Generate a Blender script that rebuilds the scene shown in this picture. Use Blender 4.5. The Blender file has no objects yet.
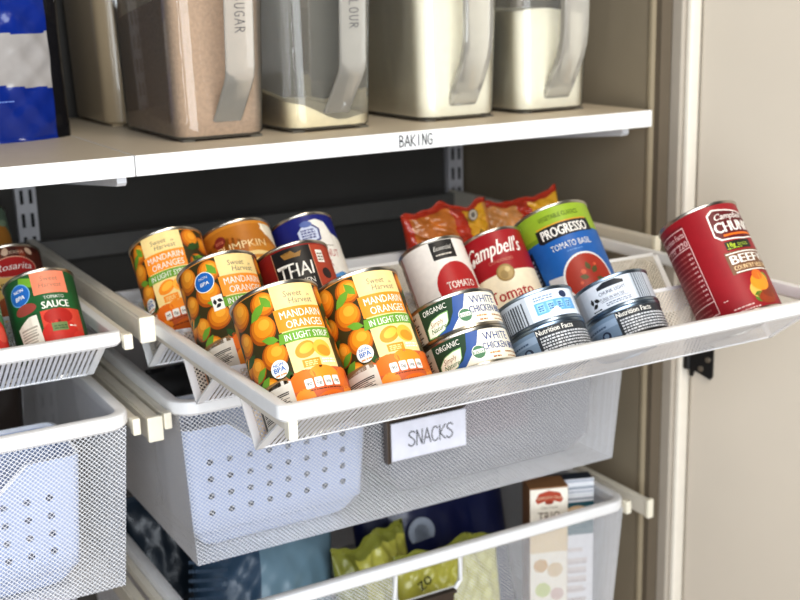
import bpy, bmesh, math, random
from mathutils import Matrix, Vector
random.seed(7)
PI = math.pi
scene = bpy.context.scene
col = scene.collection

# ------------------------------------------------------------------ materials
def lin(c):
    c = c / 255.0
    return c / 12.92 if c <= 0.04045 else ((c + 0.055) / 1.055) ** 2.4
def rgb(c): return (lin(c[0]), lin(c[1]), lin(c[2]), 1.0)

MATS = {}
def mat(name, c, rough=0.5, metal=0.0, spec=0.5, noise=0.05, scale=60.0, bump=0.0, coat=0.0, sheen=0.0):
    """plain painted / printed surface with a slight procedural mottling"""
    if name in MATS: return MATS[name]
    m = bpy.data.materials.new(name); m.use_nodes = True
    nt = m.node_tree; bs = nt.nodes['Principled BSDF']
    bs.inputs['Roughness'].default_value = rough
    bs.inputs['Metallic'].default_value = metal
    bs.inputs['Specular IOR Level'].default_value = spec
    bs.inputs['Coat Weight'].default_value = coat
    bs.inputs['Coat Roughness'].default_value = 0.08
    tc = nt.nodes.new('ShaderNodeTexCoord')
    nz = nt.nodes.new('ShaderNodeTexNoise'); nz.inputs['Scale'].default_value = scale; nz.inputs['Detail'].default_value = 3
    nt.links.new(tc.outputs['Object'], nz.inputs['Vector'])
    rp = nt.nodes.new('ShaderNodeValToRGB')
    b = rgb(c)
    rp.color_ramp.elements[0].position = 0.3; rp.color_ramp.elements[1].position = 0.7
    rp.color_ramp.elements[0].color = tuple(max(0, x * (1 - noise)) for x in b[:3]) + (1,)
    rp.color_ramp.elements[1].color = tuple(min(1, x * (1 + noise)) for x in b[:3]) + (1,)
    nt.links.new(nz.outputs['Fac'], rp.inputs['Fac'])
    nt.links.new(rp.outputs['Color'], bs.inputs['Base Color'])
    if bump:
        bp = nt.nodes.new('ShaderNodeBump'); bp.inputs['Strength'].default_value = bump; bp.inputs['Distance'].default_value = 0.002
        nt.links.new(nz.outputs['Fac'], bp.inputs['Height']); nt.links.new(bp.outputs['Normal'], bs.inputs['Normal'])
    MATS[name] = m
    return m

def P(r, g, b, rough=0.45):
    """printing ink of one colour"""
    return mat('print_%d_%d_%d' % (r, g, b), (r, g, b), rough, 0, 0.4, 0.04, 150)

def nmath(nt, op, a, b=None, clamp=False):
    n = nt.nodes.new('ShaderNodeMath'); n.operation = op; n.use_clamp = clamp
    for i, v in enumerate((a, b)):
        if v is None: continue
        if isinstance(v, (int, float)): n.inputs[i].default_value = v
        else: nt.links.new(v, n.inputs[i])
    return n.outputs[0]

def mesh_mat(name, c, pu, pv, k, slots=False, rough=0.4):
    """white painted sheet steel with punched holes (UV in millimetres): staggered diamonds or slots"""
    m = mat(name, c, rough, 0, 0.4, 0.02)
    nt = m.node_tree; bs = nt.nodes['Principled BSDF']; out = nt.nodes['Material Output']
    uv = nt.nodes.new('ShaderNodeUVMap'); sep = nt.nodes.new('ShaderNodeSeparateXYZ')
    nt.links.new(uv.outputs[0], sep.inputs[0])
    u = nmath(nt, 'DIVIDE', sep.outputs[0], pu); v = nmath(nt, 'DIVIDE', sep.outputs[1], pv)
    def cell(off):
        a = nmath(nt, 'ABSOLUTE', nmath(nt, 'SUBTRACT', nmath(nt, 'FRACT', nmath(nt, 'ADD', u, off)), 0.5))
        b = nmath(nt, 'ABSOLUTE', nmath(nt, 'SUBTRACT', nmath(nt, 'FRACT', nmath(nt, 'ADD', v, off)), 0.5))
        return a, b
    if slots:
        a, b = cell(0.0)
        hole = nmath(nt, 'MULTIPLY', nmath(nt, 'LESS_THAN', a, k), nmath(nt, 'LESS_THAN', b, 0.48))
    else:
        a, b = cell(0.0); h1 = nmath(nt, 'LESS_THAN', nmath(nt, 'ADD', a, b), 0.5 * k)
        a, b = cell(0.5); h2 = nmath(nt, 'LESS_THAN', nmath(nt, 'ADD', a, b), 0.5 * k)
        hole = nmath(nt, 'MAXIMUM', h1, h2)
    tr = nt.nodes.new('ShaderNodeBsdfTransparent'); mx = nt.nodes.new('ShaderNodeMixShader')
    nt.links.new(hole, mx.inputs[0]); nt.links.new(bs.outputs[0], mx.inputs[1]); nt.links.new(tr.outputs[0], mx.inputs[2])
    nt.links.new(mx.outputs[0], out.inputs[0])
    return m

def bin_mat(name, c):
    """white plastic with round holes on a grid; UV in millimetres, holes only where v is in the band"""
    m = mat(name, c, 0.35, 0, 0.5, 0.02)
    nt = m.node_tree; bs = nt.nodes['Principled BSDF']; out = nt.nodes['Material Output']
    uv = nt.nodes.new('ShaderNodeUVMap'); sep = nt.nodes.new('ShaderNodeSeparateXYZ')
    nt.links.new(uv.outputs[0], sep.inputs[0])
    a = nmath(nt, 'SUBTRACT', nmath(nt, 'FRACT', nmath(nt, 'DIVIDE', sep.outputs[0], 22.8)), 0.5)
    b = nmath(nt, 'SUBTRACT', nmath(nt, 'FRACT', nmath(nt, 'DIVIDE', sep.outputs[1], 20.0)), 0.5)
    a = nmath(nt, 'MULTIPLY', a, 22.8); b = nmath(nt, 'MULTIPLY', b, 20.0)
    d = nmath(nt, 'ADD', nmath(nt, 'MULTIPLY', a, a), nmath(nt, 'MULTIPLY', b, b))
    hole = nmath(nt, 'LESS_THAN', d, 14.0)
    for o, lo, hi in ((sep.outputs[0], 22.8, 22.8 * 9), (sep.outputs[1], 40.0, 120.0)):
        hole = nmath(nt, 'MULTIPLY', hole, nmath(nt, 'MULTIPLY', nmath(nt, 'GREATER_THAN', o, lo), nmath(nt, 'LESS_THAN', o, hi)))
    tr = nt.nodes.new('ShaderNodeBsdfTransparent'); mx = nt.nodes.new('ShaderNodeMixShader')
    nt.links.new(hole, mx.inputs[0]); nt.links.new(bs.outputs[0], mx.inputs[1]); nt.links.new(tr.outputs[0], mx.inputs[2])
    nt.links.new(mx.outputs[0], out.inputs[0])
    return m

def clear_mat(name, c, fac, rough=0.15):
    """cloudy see-through plastic: partly clear, partly milky, with a glossy face"""
    m = mat(name, c, rough, 0, 0.5, 0.02)
    nt = m.node_tree; bs = nt.nodes['Principled BSDF']; out = nt.nodes['Material Output']
    tr = nt.nodes.new('ShaderNodeBsdfTransparent'); mx = nt.nodes.new('ShaderNodeMixShader'); mx.inputs[0].default_value = fac
    nt.links.new(tr.outputs[0], mx.inputs[1]); nt.links.new(bs.outputs[0], mx.inputs[2])
    gl = nt.nodes.new('ShaderNodeBsdfGlossy'); gl.inputs['Roughness'].default_value = 0.05
    fr = nt.nodes.new('ShaderNodeFresnel'); fr.inputs['IOR'].default_value = 1.5
    m2 = nt.nodes.new('ShaderNodeMixShader')
    nt.links.new(fr.outputs[0], m2.inputs[0]); nt.links.new(mx.outputs[0], m2.inputs[1]); nt.links.new(gl.outputs[0], m2.inputs[2])
    nt.links.new(m2.outputs[0], out.inputs[0])
    return m

WHITE = mat('white_powder_coat', (236, 236, 236), 0.35, 0, 0.5, 0.015)
RAIL = mat('rail_white_paint', (226, 220, 206), 0.4, 0, 0.5, 0.02)
CAP = mat('rail_end_cap_plastic', (240, 234, 216), 0.35, 0, 0.5, 0.02)
MELA = mat('white_melamine', (240, 240, 240), 0.45, 0, 0.4, 0.012)
MELATOP = mat('melamine_top_warm_light', (206, 194, 174), 0.45, 0, 0.4, 0.02)  # same white board; warm, dimmer light on its top put into the colour
MESH = mesh_mat('punched_white_mesh', (232, 233, 236), 5.3, 4.8, 0.81)
SLOT = mesh_mat('slotted_white_mesh', (230, 231, 235), 5.3, 24.0, 0.155, slots=True)
MESHS = mesh_mat('close_punched_mesh', (226, 226, 228), 5.3, 4.8, 0.36)
FINE = mesh_mat('fine_punched_mesh', (222, 216, 204), 5.3, 4.8, 0.56)
STEEL = mat('tin_plate', (190, 184, 172), 0.28, 1.0, 0.5, 0.05)
STEELB = mat('tin_plate_blue', (150, 165, 180), 0.3, 1.0, 0.5, 0.05)
BLACK = mat('black_ink', (30, 30, 32), 0.5)
PLASTIC = clear_mat('cloudy_canister_plastic', (232, 228, 216), 0.15)
PLASTICH = clear_mat('cloudy_handle_plastic', (236, 231, 220), 0.34, 0.3)
MILKY = clear_mat('milky_canister_plastic', (176, 158, 130), 0.85, 0.3)
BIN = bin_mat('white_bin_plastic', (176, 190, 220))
BINP = mat('white_bin_plain', (238, 241, 248), 0.35)

# ------------------------------------------------------------------ object helpers
def mesh_obj(name, bm, mats, parent=None, smooth=False, mw=None):
    me = bpy.data.meshes.new(name)
    bmesh.ops.recalc_face_normals(bm, faces=bm.faces) if smooth == 'recalc' else None
    bm.to_mesh(me); bm.free()
    if not isinstance(mats, (list, tuple)): mats = [mats]
    for m in mats: me.materials.append(m)
    if smooth:
        for p in me.polygons: p.use_smooth = True
        me.set_sharp_from_angle(angle=math.radians(38))
    o = bpy.data.objects.new(name, me); col.objects.link(o)
    if mw is not None: o.matrix_world = mw
    if parent is not None: o.parent = parent
    return o
def tag(o, label, cat, group=None, kind=None):
    o['label'] = label; o['category'] = cat
    if group: o['group'] = group
    if kind: o['kind'] = kind
    return o
def struct(o): o['kind'] = 'structure'; return o
def empty(name, loc=(0, 0, 0)):
    o = bpy.data.objects.new(name, None); col.objects.link(o); o.location = loc; o.empty_display_size = 0.02
    return o
def copy_tree(o):
    c = o.copy(); col.objects.link(c)
    for ch in list(o.children):
        d = ch.copy(); col.objects.link(d); d.parent = c; d.matrix_parent_inverse = ch.matrix_parent_inverse.copy()
        for g in list(ch.children):
            e = g.copy(); col.objects.link(e); e.parent = d; e.matrix_parent_inverse = g.matrix_parent_inverse.copy()
    return c
def box(bm, x0, x1, y0, y1, z0, z1, mi=0, bev=0.0):
    vs = [bm.verts.new((x, y, z)) for z in (z0, z1) for y in (y0, y1) for x in (x0, x1)]
    idx = [(0, 2, 3, 1), (4, 5, 7, 6), (0, 1, 5, 4), (2, 6, 7, 3), (0, 4, 6, 2), (1, 3, 7, 5)]
    fs = []
    for f in idx:
        fc = bm.faces.new([vs[i] for i in f]); fc.material_index = mi; fs.append(fc)
    if bev:
        es = list({e for f in fs for e in f.edges})
        r = bmesh.ops.bevel(bm, geom=es, offset=bev, segments=2, profile=0.6, affect='EDGES')
        for f in r['faces']: f.material_index = mi
def loft(bm, loops, closed=True, mi=0, cap0=False, cap1=False, ring=False):
    vl = [[bm.verts.new(p) for p in lp] for lp in loops]
    n = len(vl[0]); k = len(vl)
    for i in range(k if ring else k - 1):
        A, B = vl[i], vl[(i + 1) % k]
        for j in range(n if closed else n - 1):
            f = bm.faces.new((A[j], A[(j + 1) % n], B[(j + 1) % n], B[j])); f.material_index = mi
    if cap0: bm.faces.new(list(reversed(vl[0]))).material_index = mi
    if cap1: bm.faces.new(vl[-1]).material_index = mi
    return vl
def rrect(x0, x1, y0, y1, R, n=6):
    pts = []
    for cx, cy, a0 in ((x1 - R, y0 + R, -90), (x1 - R, y1 - R, 0), (x0 + R, y1 - R, 90), (x0 + R, y0 + R, 180)):
        for i in range(n + 1):
            a = math.radians(a0 + 90.0 * i / n); pts.append((cx + R * math.cos(a), cy + R * math.sin(a)))
    return pts
def tube(bm, pts, r, n=8, mi=0):
    loops = []
    for i, p in enumerate(pts):
        p = Vector(p); a = Vector(pts[max(0, i - 1)]); b = Vector(pts[min(len(pts) - 1, i + 1)])
        t = (b - a).normalized(); u = t.cross(Vector((0, 0, 1)))
        if u.length < 1e-3: u = t.cross(Vector((1, 0, 0)))
        u.normalize(); v = t.cross(u)
        loops.append([p + r * (math.cos(2 * PI * k / n) * u + math.sin(2 * PI * k / n) * v) for k in range(n)])
    loft(bm, loops, True, mi, True, True)
def lathe(bm, prof, n=56, mi=0, cap0=False, cap1=False):
    loft(bm, [[(r * math.cos(2 * PI * k / n), r * math.sin(2 * PI * k / n), z) for k in range(n)] for r, z in prof], True, mi, cap0, cap1)

# ------------------------------------------------------------------ printed artwork (units: millimetres)
TXT = {}
def text_tris(s, bold=0.0, sx=1.0, shear=0.0):
    """unit-size text as triangles, x from 0, baseline 0, capital height about 0.73"""
    key = (s, bold, sx, shear)
    if key in TXT: return TXT[key]
    cu = bpy.data.curves.new('t', 'FONT'); cu.body = s; cu.size = 1.0; cu.offset = bold; cu.shear = shear
    cu.resolution_u = 2; cu.fill_mode = 'FRONT'
    ob = bpy.data.objects.new('t', cu); col.objects.link(ob)
    dg = bpy.context.evaluated_depsgraph_get(); dg.update()
    me = bpy.data.meshes.new_from_object(ob.evaluated_get(dg))
    vs = [v.co.copy() for v in me.vertices]; me.calc_loop_triangles()
    tris = [tuple(t.vertices) for t in me.loop_triangles]
    x0 = min((v.x for v in vs), default=0); x1 = max((v.x for v in vs), default=1)
    out = ([((v.x - x0) * sx, v.y) for v in vs], tris, (x1 - x0) * sx)
    bpy.data.objects.remove(ob); bpy.data.curves.remove(cu); bpy.data.meshes.remove(me)
    TXT[key] = out
    return out

STROKES = {  # thin hand-lettered capitals, each in a box 0..0.55 wide, 0..1 tall
 'S': [[(.48, .86), (.40, .97), (.22, 1), (.08, .90), (.06, .74), (.20, .60), (.36, .48), (.47, .30), (.42, .10), (.25, 0), (.08, .06), (.02, .16)]],
 'N': [[(.05, 0), (.07, 1), (.44, .02), (.47, 1)]],
 'A': [[(.0, 0), (.26, 1), (.52, 0)], [(.10, .36), (.43, .36)]],
 'C': [[(.48, .84), (.38, .97), (.22, .97), (.08, .78), (.04, .46), (.10, .14), (.25, .0), (.42, .06), (.50, .18)]],
 'K': [[(.07, 0), (.07, 1)], [(.48, 1), (.09, .46), (.50, 0)]],
 'B': [[(.06, 0), (.06, 1), (.30, .96), (.40, .78), (.30, .58), (.06, .53), (.34, .48), (.47, .26), (.34, .04), (.06, 0)]],
 'I': [[(.25, 0), (.25, 1)]],
 'G': [[(.48, .84), (.36, .98), (.20, .96), (.07, .74), (.05, .34), (.16, .05), (.34, 0), (.47, .14), (.47, .44), (.28, .44)]],
 'U': [[(.05, 1), (.06, .26), (.16, .03), (.34, .02), (.46, .24), (.48, 1)]],
 'R': [[(.06, 0), (.06, 1), (.32, .96), (.44, .76), (.32, .55), (.06, .50)], [(.22, .50), (.50, 0)]],
 'L': [[(.08, 1), (.08, 0), (.46, .0)]],
 'O': [[(.26, 1), (.09, .86), (.03, .5), (.09, .12), (.26, 0), (.43, .12), (.49, .5), (.43, .86), (.26, 1)]],
 'F': [[(.46, 1), (.08, 1), (.08, 0)], [(.08, .52), (.40, .52)]],
}
class Art:
    """flat printed artwork made of inked shapes in layers, wrapped on a cylinder or laid on a plane"""
    def __init__(s): s.p = []; s.mats = []
    def mi(s, m):
        if m not in s.mats: s.mats.append(m)
        return s.mats.index(m)
    def poly(s, pts, m, lay=1):
        n = len(pts); cx = sum(p[0] for p in pts) / n; cy = sum(p[1] for p in pts) / n
        s.p.append(([tuple(q) for q in pts], None, s.mi(m), lay))
    def rect(s, u0, u1, v0, v1, m, lay=1): s.poly([(u0, v0), (u1, v0), (u1, v1), (u0, v1)], m, lay)
    def ell(s, u, v, a, b, m, lay=1, rot=0, n=22, a0=0, a1=360):
        c, q = math.cos(math.radians(rot)), math.sin(math.radians(rot)); pts = []
        for i in range(n):
            t = math.radians(a0 + (a1 - a0) * i / (n if a1 - a0 == 360 else n - 1)); x, y = a * math.cos(t), b * math.sin(t)
            pts.append((u + x * c - y * q, v + x * q + y * c))
        s.poly(pts, m, lay)
    def leaf(s, u, v, L, w, rot, m, lay=1):
        c, q = math.cos(math.radians(rot)), math.sin(math.radians(rot))
        pts = [(0, 0), (.3, .42), (.6, .45), (1, 0), (.6, -.4), (.3, -.4)]
        s.poly([(u + x * L * c - y * w * q, v + x * L * q + y * w * c) for x, y in pts], m, lay)
    def text(s, t, u, v, size, m, lay=2, bold=0.0, sx=1.0, shear=0.0, rot=0, align='C', width=None, arc=0.0):
        if bold > .002 and not arc < 0:
            for dx in (-bold, bold):
                s.text(t, u + dx * size * .8 * math.cos(math.radians(rot)), v + dx * size * .8 * math.sin(math.radians(rot)), size, m, lay, 0.0, sx, shear, rot, align, width, arc)
        vs, tr, w = text_tris(t, 0.0, sx, shear)
        k = 1.0
        if width: k = width / (w * size)
        c, q = math.cos(math.radians(rot)), math.sin(math.radians(rot))
        off = {'C': -w / 2, 'L': 0, 'R': -w}[align]
        out = []
        for x, y in vs:
            X = (x + off) * size * k; Y = y * size - arc * X * X
            out.append((u + X * c - Y * q, v + X * q + Y * c))
        s.p.append((out, tr, s.mi(m), lay))
    def hand(s, t, u, v, hgt, m, lay=2, wd=None, rot=0, pitch=.62):
        wd = wd or hgt * .075; c, q = math.cos(math.radians(rot)), math.sin(math.radians(rot))
        x0 = -len(t) * pitch * hgt / 2
        def T(x, y): return (u + x * c - y * q, v + x * q + y * c)
        for i, ch in enumerate(t):
            for st in STROKES.get(ch, []):
                pts = [(x0 + (i * pitch + x) * hgt, y * hgt) for x, y in st]
                for (ax, ay), (bx, by) in zip(pts, pts[1:]):
                    L = math.hypot(bx - ax, by - ay) or 1e-6; nx, ny = -(by - ay) / L * wd / 2, (bx - ax) / L * wd / 2
                    ex, ey = (bx - ax) / L * wd * .4, (by - ay) / L * wd * .4
                    s.p.append(([T(ax - ex + nx, ay - ey + ny), T(bx + ex + nx, by + ey + ny), T(bx + ex - nx, by + ey - ny), T(ax - ex - nx, ay - ey - ny)], None, s.mi(m), lay))
    def bars(s, u0, u1, v0, v1, n, m, lay=2, horiz=False, seed=1):
        rd = random.Random(seed)
        for i in range(n):
            t0 = i / n; t1 = (i + rd.uniform(.3, .7)) / n
            if horiz: s.rect(u0, u1 - rd.uniform(0, .25) * (u1 - u0), v0 + t0 * (v1 - v0), v0 + t1 * (v1 - v0), m, lay)
            else: s.rect(u0 + t0 * (u1 - u0), u0 + t1 * (u1 - u0), v0, v1, m, lay)
    def lines(s, u0, u1, v0, v1, n, m, lay=2, seed=2, fill=.55):
        """rows of unreadably small print as broken dashes"""
        rd = random.Random(seed); st = (v1 - v0) / n
        for i in range(n):
            x = u0
            while x < u1 - .8:
                w = min(rd.uniform(1.2, 4.0), u1 - x); s.rect(x, x + w, v0 + i * st, v0 + (i + fill) * st, m, lay); x += w + rd.uniform(.5, 1.0)
    def fill(s, bm, fn, step=None, lim=None, base=0):
        for pts, tr, mi, lay in s.p:
            b2 = bmesh.new()
            vs = [b2.verts.new((x, y, 0)) for x, y in pts]
            try:
                if tr is None: b2.faces.new(vs)
                else:
                    for t in tr:
                        try: b2.faces.new([vs[i] for i in t])
                        except ValueError: pass
            except ValueError: pass
            if tr is None and len(pts) > 4: bmesh.ops.triangulate(b2, faces=b2.faces[:])
            if lim:
                for ax, sgn, val in ((1, -1, lim[0]), (1, 1, lim[1])):
                    nrm = (0, sgn, 0)
                    bmesh.ops.bisect_plane(b2, geom=b2.verts[:] + b2.edges[:] + b2.faces[:], plane_co=(0, val, 0), plane_no=nrm, clear_outer=True)
            if step and b2.verts:
                lo = min(v.co.x for v in b2.verts); hi = max(v.co.x for v in b2.verts)
                k = math.floor(lo / step) + 1
                while k * step < hi - 1e-6:
                    bmesh.ops.bisect_plane(b2, geom=b2.verts[:] + b2.edges[:] + b2.faces[:], plane_co=(k * step, 0, 0), plane_no=(1, 0, 0)); k += 1
            mp = {}
            for f in b2.faces:
                w = []
                for v in f.verts:
                    if v not in mp: mp[v] = bm.verts.new(fn(v.co.x, v.co.y, lay))
                    w.append(mp[v])
                if f.normal.z < 0: w.reverse()
                try: nf = bm.faces.new(w); nf.material_index = mi + base; nf.smooth = True
                except ValueError: pass
            b2.free()

def wrap_label(art, r, h, base_mat, v0=2.5, v1=None):
    """paper label of radius r mm round a can of height h mm; art u=0 faces -y"""
    v1 = h - 2.5 if v1 is None else v1
    bm = bmesh.new(); n = 96
    def fn(u, v, lay):
        R = (r + 0.12 + lay * 0.055) / 1000; a = u / r
        return (R * math.sin(a), -R * math.cos(a), v / 1000)
    loft(bm, [[fn(2 * PI * r * k / n, v, 0) for k in range(n)] for v in (v0, v1)], True, 0)
    for f in bm.faces: f.smooth = True
    art.fill(bm, fn, 3.0, (v0, v1), 1)
    me = bpy.data.meshes.new('paper_label'); bm.to_mesh(me); bm.free()
    for m in [base_mat] + art.mats: me.materials.append(m)
    return me

def flat_art(name, art, org, ux, vy, nrm, parent):
    """printed artwork on a flat face: org in metres, art in millimetres"""
    org, ux, vy, nrm = map(Vector, (org, ux, vy, nrm)); bm = bmesh.new()
    art.fill(bm, lambda u, v, lay: org + ux * u / 1000 + vy * v / 1000 + nrm * (0.0002 + lay * 0.00008))
    return mesh_obj(name, bm, art.mats, parent)

# ------------------------------------------------------------------ label artwork for the tins
W = P(238, 234, 226); CREAM = P(240, 214, 150); ORA = P(242, 148, 42); ORA2 = P(226, 116, 30); ORA3 = P(250, 184, 70)
GRN = P(112, 160, 52); DGRN = P(52, 84, 36); DARKF = P(62, 54, 24); GREY = P(130, 120, 104); SAL = P(214, 142, 84)
REDO = P(206, 100, 52); BLUEB = P(36, 104, 178); NAVY = P(32, 50, 112); BARC = P(70, 66, 62); PALE = P(222, 214, 202)

def fruit(a, u, v, r, lay=2):
    r *= .88
    a.ell(u, v, r, r, P(168, 84, 18), lay); a.ell(u + r * .08, v + r * .08, r * .88, r * .88, P(206, 120, 26), lay + 1)
    a.ell(u + r * .14, v + r * .16, r * .7, r * .68, P(226, 146, 36), lay + 1.5); a.ell(u + r * .24, v + r * .3, r * .4, r * .36, P(240, 170, 58), lay + 2)

def mandarin_art(badge):
    a = Art()
    a.rect(-86, -22, 3, 115, DARKF, 1); a.rect(20, 58, 36, 115, DARKF, 1)
    for u, v, r in ((-31, 103, 13), (-58, 104, 15), (-38, 82, 15), (-62, 78, 13), (-34, 56, 14), (-56, 52, 13), (-72, 60, 12), (-48, 30, 13), (-76, 96, 11),
                    (33, 104, 13), (50, 98, 12), (36, 76, 12), (51, 70, 11), (40, 54, 11)):
        fruit(a, u, v, r)
    for u, v, L, w, ro, m in ((-46, 92, 22, 9, 35, GRN), (-52, 66, 20, 8, 200, DGRN), (-26, 68, 16, 8, 160, GRN), (-60, 42, 18, 8, 30, GRN), (-70, 84, 18, 8, 250, DGRN),
                              (-44, 42, 20, 9, 215, GRN), (-24, 98, 15, 8, 120, GRN), (-66, 68, 24, 7, 210, DGRN), (-30, 42, 14, 7, 300, DGRN), (26, 92, 17, 9, 20, DGRN), (28, 84, 20, 8, -35, DGRN),
                              (45, 84, 18, 8, 200, GRN), (40, 92, 12, 6, 70, DGRN)):
        a.leaf(u, v, L, w, ro, m, 5)
    # cream panel with the wording
    a.rect(-22, 22, 36, 115.5, CREAM, 6)
    a.text('Sweet', -3, 103.5, 8, GREY, 8, 0.0, 1.0, .1, 0, 'C', 17); a.text('Harvest', 3, 97, 8, GREY, 8, 0.0, 1.0, .1, 0, 'C', 23)
    a.text('in', 12, 103, 4.5, GREY, 8, 0, 1, .3)
    a.rect(-24, 22, 73.5, 94, ORA, 7); a.text('MANDARIN', 0, 84.5, 10, W, 9, .01, 1, 0, 0, 'C', 39); a.text('ORANGES', 1, 75.2, 10, W, 9, .01, 1, 0, 0, 'C', 35)
    a.poly([(-27, 63), (24, 63), (24, 72.5), (-25, 72.5)], GRN, 8); a.text('IN LIGHT SYRUP', 0, 64.6, 8.6, W, 9, .012, 1, 0, 0, 'C', 42)
    a.ell(-7, 54, 10, 7, ORA, 7, 25); a.ell(-6, 55, 7, 4, ORA3, 8, 25); a.ell(9, 53, 9, 8, ORA3, 8, -20); a.ell(10, 51, 7, 5, ORA, 9, -20)
    a.rect(-13, 3, 38, 45, ORA, 9); a.lines(-11, 1, 39, 44, 3, CREAM, 10, 3); a.lines(5, 19, 40, 45, 2, W, 9, 4)
    # fruit segments along the foot, nutrition squares on them
    a.rect(-30, 46, 2.5, 36, REDO, 5)
    for u, v, x, y, m, ro in ((-18, 28, 13, 8, ORA2, 20), (4, 31, 14, 7, ORA, -10), (24, 26, 12, 9, ORA2, 40), (-20, 10, 11, 9, ORA, 60), (6, 8, 16, 7, ORA2, 0), (30, 10, 12, 8, ORA, -20), (38, 28, 8, 8, P(196, 60, 34), 0)):
        a.ell(u, v, x, y, m, 6, ro)
    for i in range(4):
        u = -13 + i * 8.6
        a.poly([(u - 3.6, 20.2), (u - 2.8, 19.2), (u + 2.8, 19.2), (u + 3.6, 20.2), (u + 3.6, 27), (u + 2.8, 28), (u - 2.8, 28), (u - 3.6, 27)], W, 8)
        a.text(('90', '0g', '5mg', '18g')[i], u, 22, 4.4, BLACK, 9, .01, 1, 0, 0, 'C', 4.6)
    a.lines(-14, 18, 17, 18.4, 1, P(90, 40, 20), 8, 9)
    a.lines(-12, 22, 10, 12, 1, P(150, 60, 30), 8, 5)
    # barcode panel low on the left
    a.poly([(-68, 3), (-27, 3), (-27, 31), (-34, 34), (-68, 30)], PALE, 7); a.bars(-66, -30, 5, 24, 12, BARC, 8, True, 5); a.poly([(-70, 30), (-29, 30), (-29, 35), (-66, 35)], P(150, 116, 76), 7)
    if badge:
        a.ell(-38, 94, 10.5, 10.5, W, 8); a.ell(-38, 94, 9.6, 9.6, BLUEB, 9); a.text('NON', -38, 97, 4, W, 10, .01); a.text('BPA', -38, 90.5, 5.6, W, 10, .02, 1, .15)
        a.rect(-36, -25, 62, 77, W, 8)
        for q in (90, 210, 330): a.leaf(-30.5 + 3 * math.cos(math.radians(q)), 69.5 + 3 * math.sin(math.radians(q)), 6, 4, q - 120, BLACK, 9)
        a.rect(-96, -74, 3, 115, SAL, 6); a.lines(-90, -78, 10, 105, 24, P(180, 106, 56), 7, 8)
    else:
        a.ell(-33, 44, 8, 8, W, 8); a.text('NON', -33, 46.5, 4, BLUEB, 9, .02); a.text('BPA', -33, 41.5, 6.2, BLUEB, 9, .03); a.lines(-38, -28, 38, 40.5, 1, SAL, 9)
        a.rect(56, 80, 3, 115, SAL, 6); a.lines(59, 76, 8, 108, 26, P(180, 106, 56), 7, 8)
    return a

def chicken_art():
    a = Art(); CK = P(236, 230, 212); NV = P(44, 66, 130)
    a.rect(-66, -33, 2, 34, P(186, 172, 150), 1); a.bars(-62, -38, 4, 26, 9, P(84, 66, 50), 2, True, 3); a.lines(-60, -40, 28, 32, 1, P(84, 66, 50), 2)
    a.poly([(-34, 3), (-8, 3), (6, 17), (9, 22), (14, 33.4), (-34, 33.4)], P(54, 88, 148), 2)
    a.poly([(-34, 3), (-22, 3), (-8, 10), (-2, 19), (2, 33.4), (-34, 33.4)], P(40, 66, 44), 3)
    a.text('ORGANIC', -18, 25.3, 7.4, W, 5, .012, .8, 0, 0, 'C', 24)
    pts = [(-32, 4), (-31, 13), (-24, 19.5), (-14, 22), (-6, 22.5), (-8, 13), (-14, 6), (-24, 3)]
    a.poly(pts, P(132, 178, 110), 4); a.poly([(x * .93 - 1.3, y * .9 + 1.2) for x, y in pts], P(240, 236, 216), 5)
    a.text('Simply', -19, 13.2, 6.6, P(150, 110, 60), 6, 0, 1, .35, 6, 'C', 14); a.text('Nature', -19, 7.6, 6.6, P(70, 120, 60), 6, .006, 1, .35, 6, 'C', 16)
    a.ell(8, 13, 6.6, 6.6, W, 4); a.ell(8, 13, 6, 6, P(70, 120, 84), 5); a.rect(3, 13, 11.6, 15.6, W, 6); a.text('USDA', 8, 11.9, 3.6, P(60, 110, 76), 7, .02)
    a.text('WHITE', 32, 22.2, 11, NV, 4, .0, 1, 0, 0, 'C', 31); a.text('CHICKEN BREAST', 40, 13.4, 9.6, NV, 4, .012, .8, 0, 0, 'C', 54)
    a.lines(18, 30, 9, 11.5, 1, SAL, 4, 4); a.lines(20, 30, 5, 7.5, 1, P(180, 110, 60), 4, 6); a.lines(36, 60, 9, 11.5, 1, P(180, 130, 80), 4, 7); a.lines(38, 56, 5, 7, 1, P(180, 130, 80), 4, 8)
    return a, CK

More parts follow.
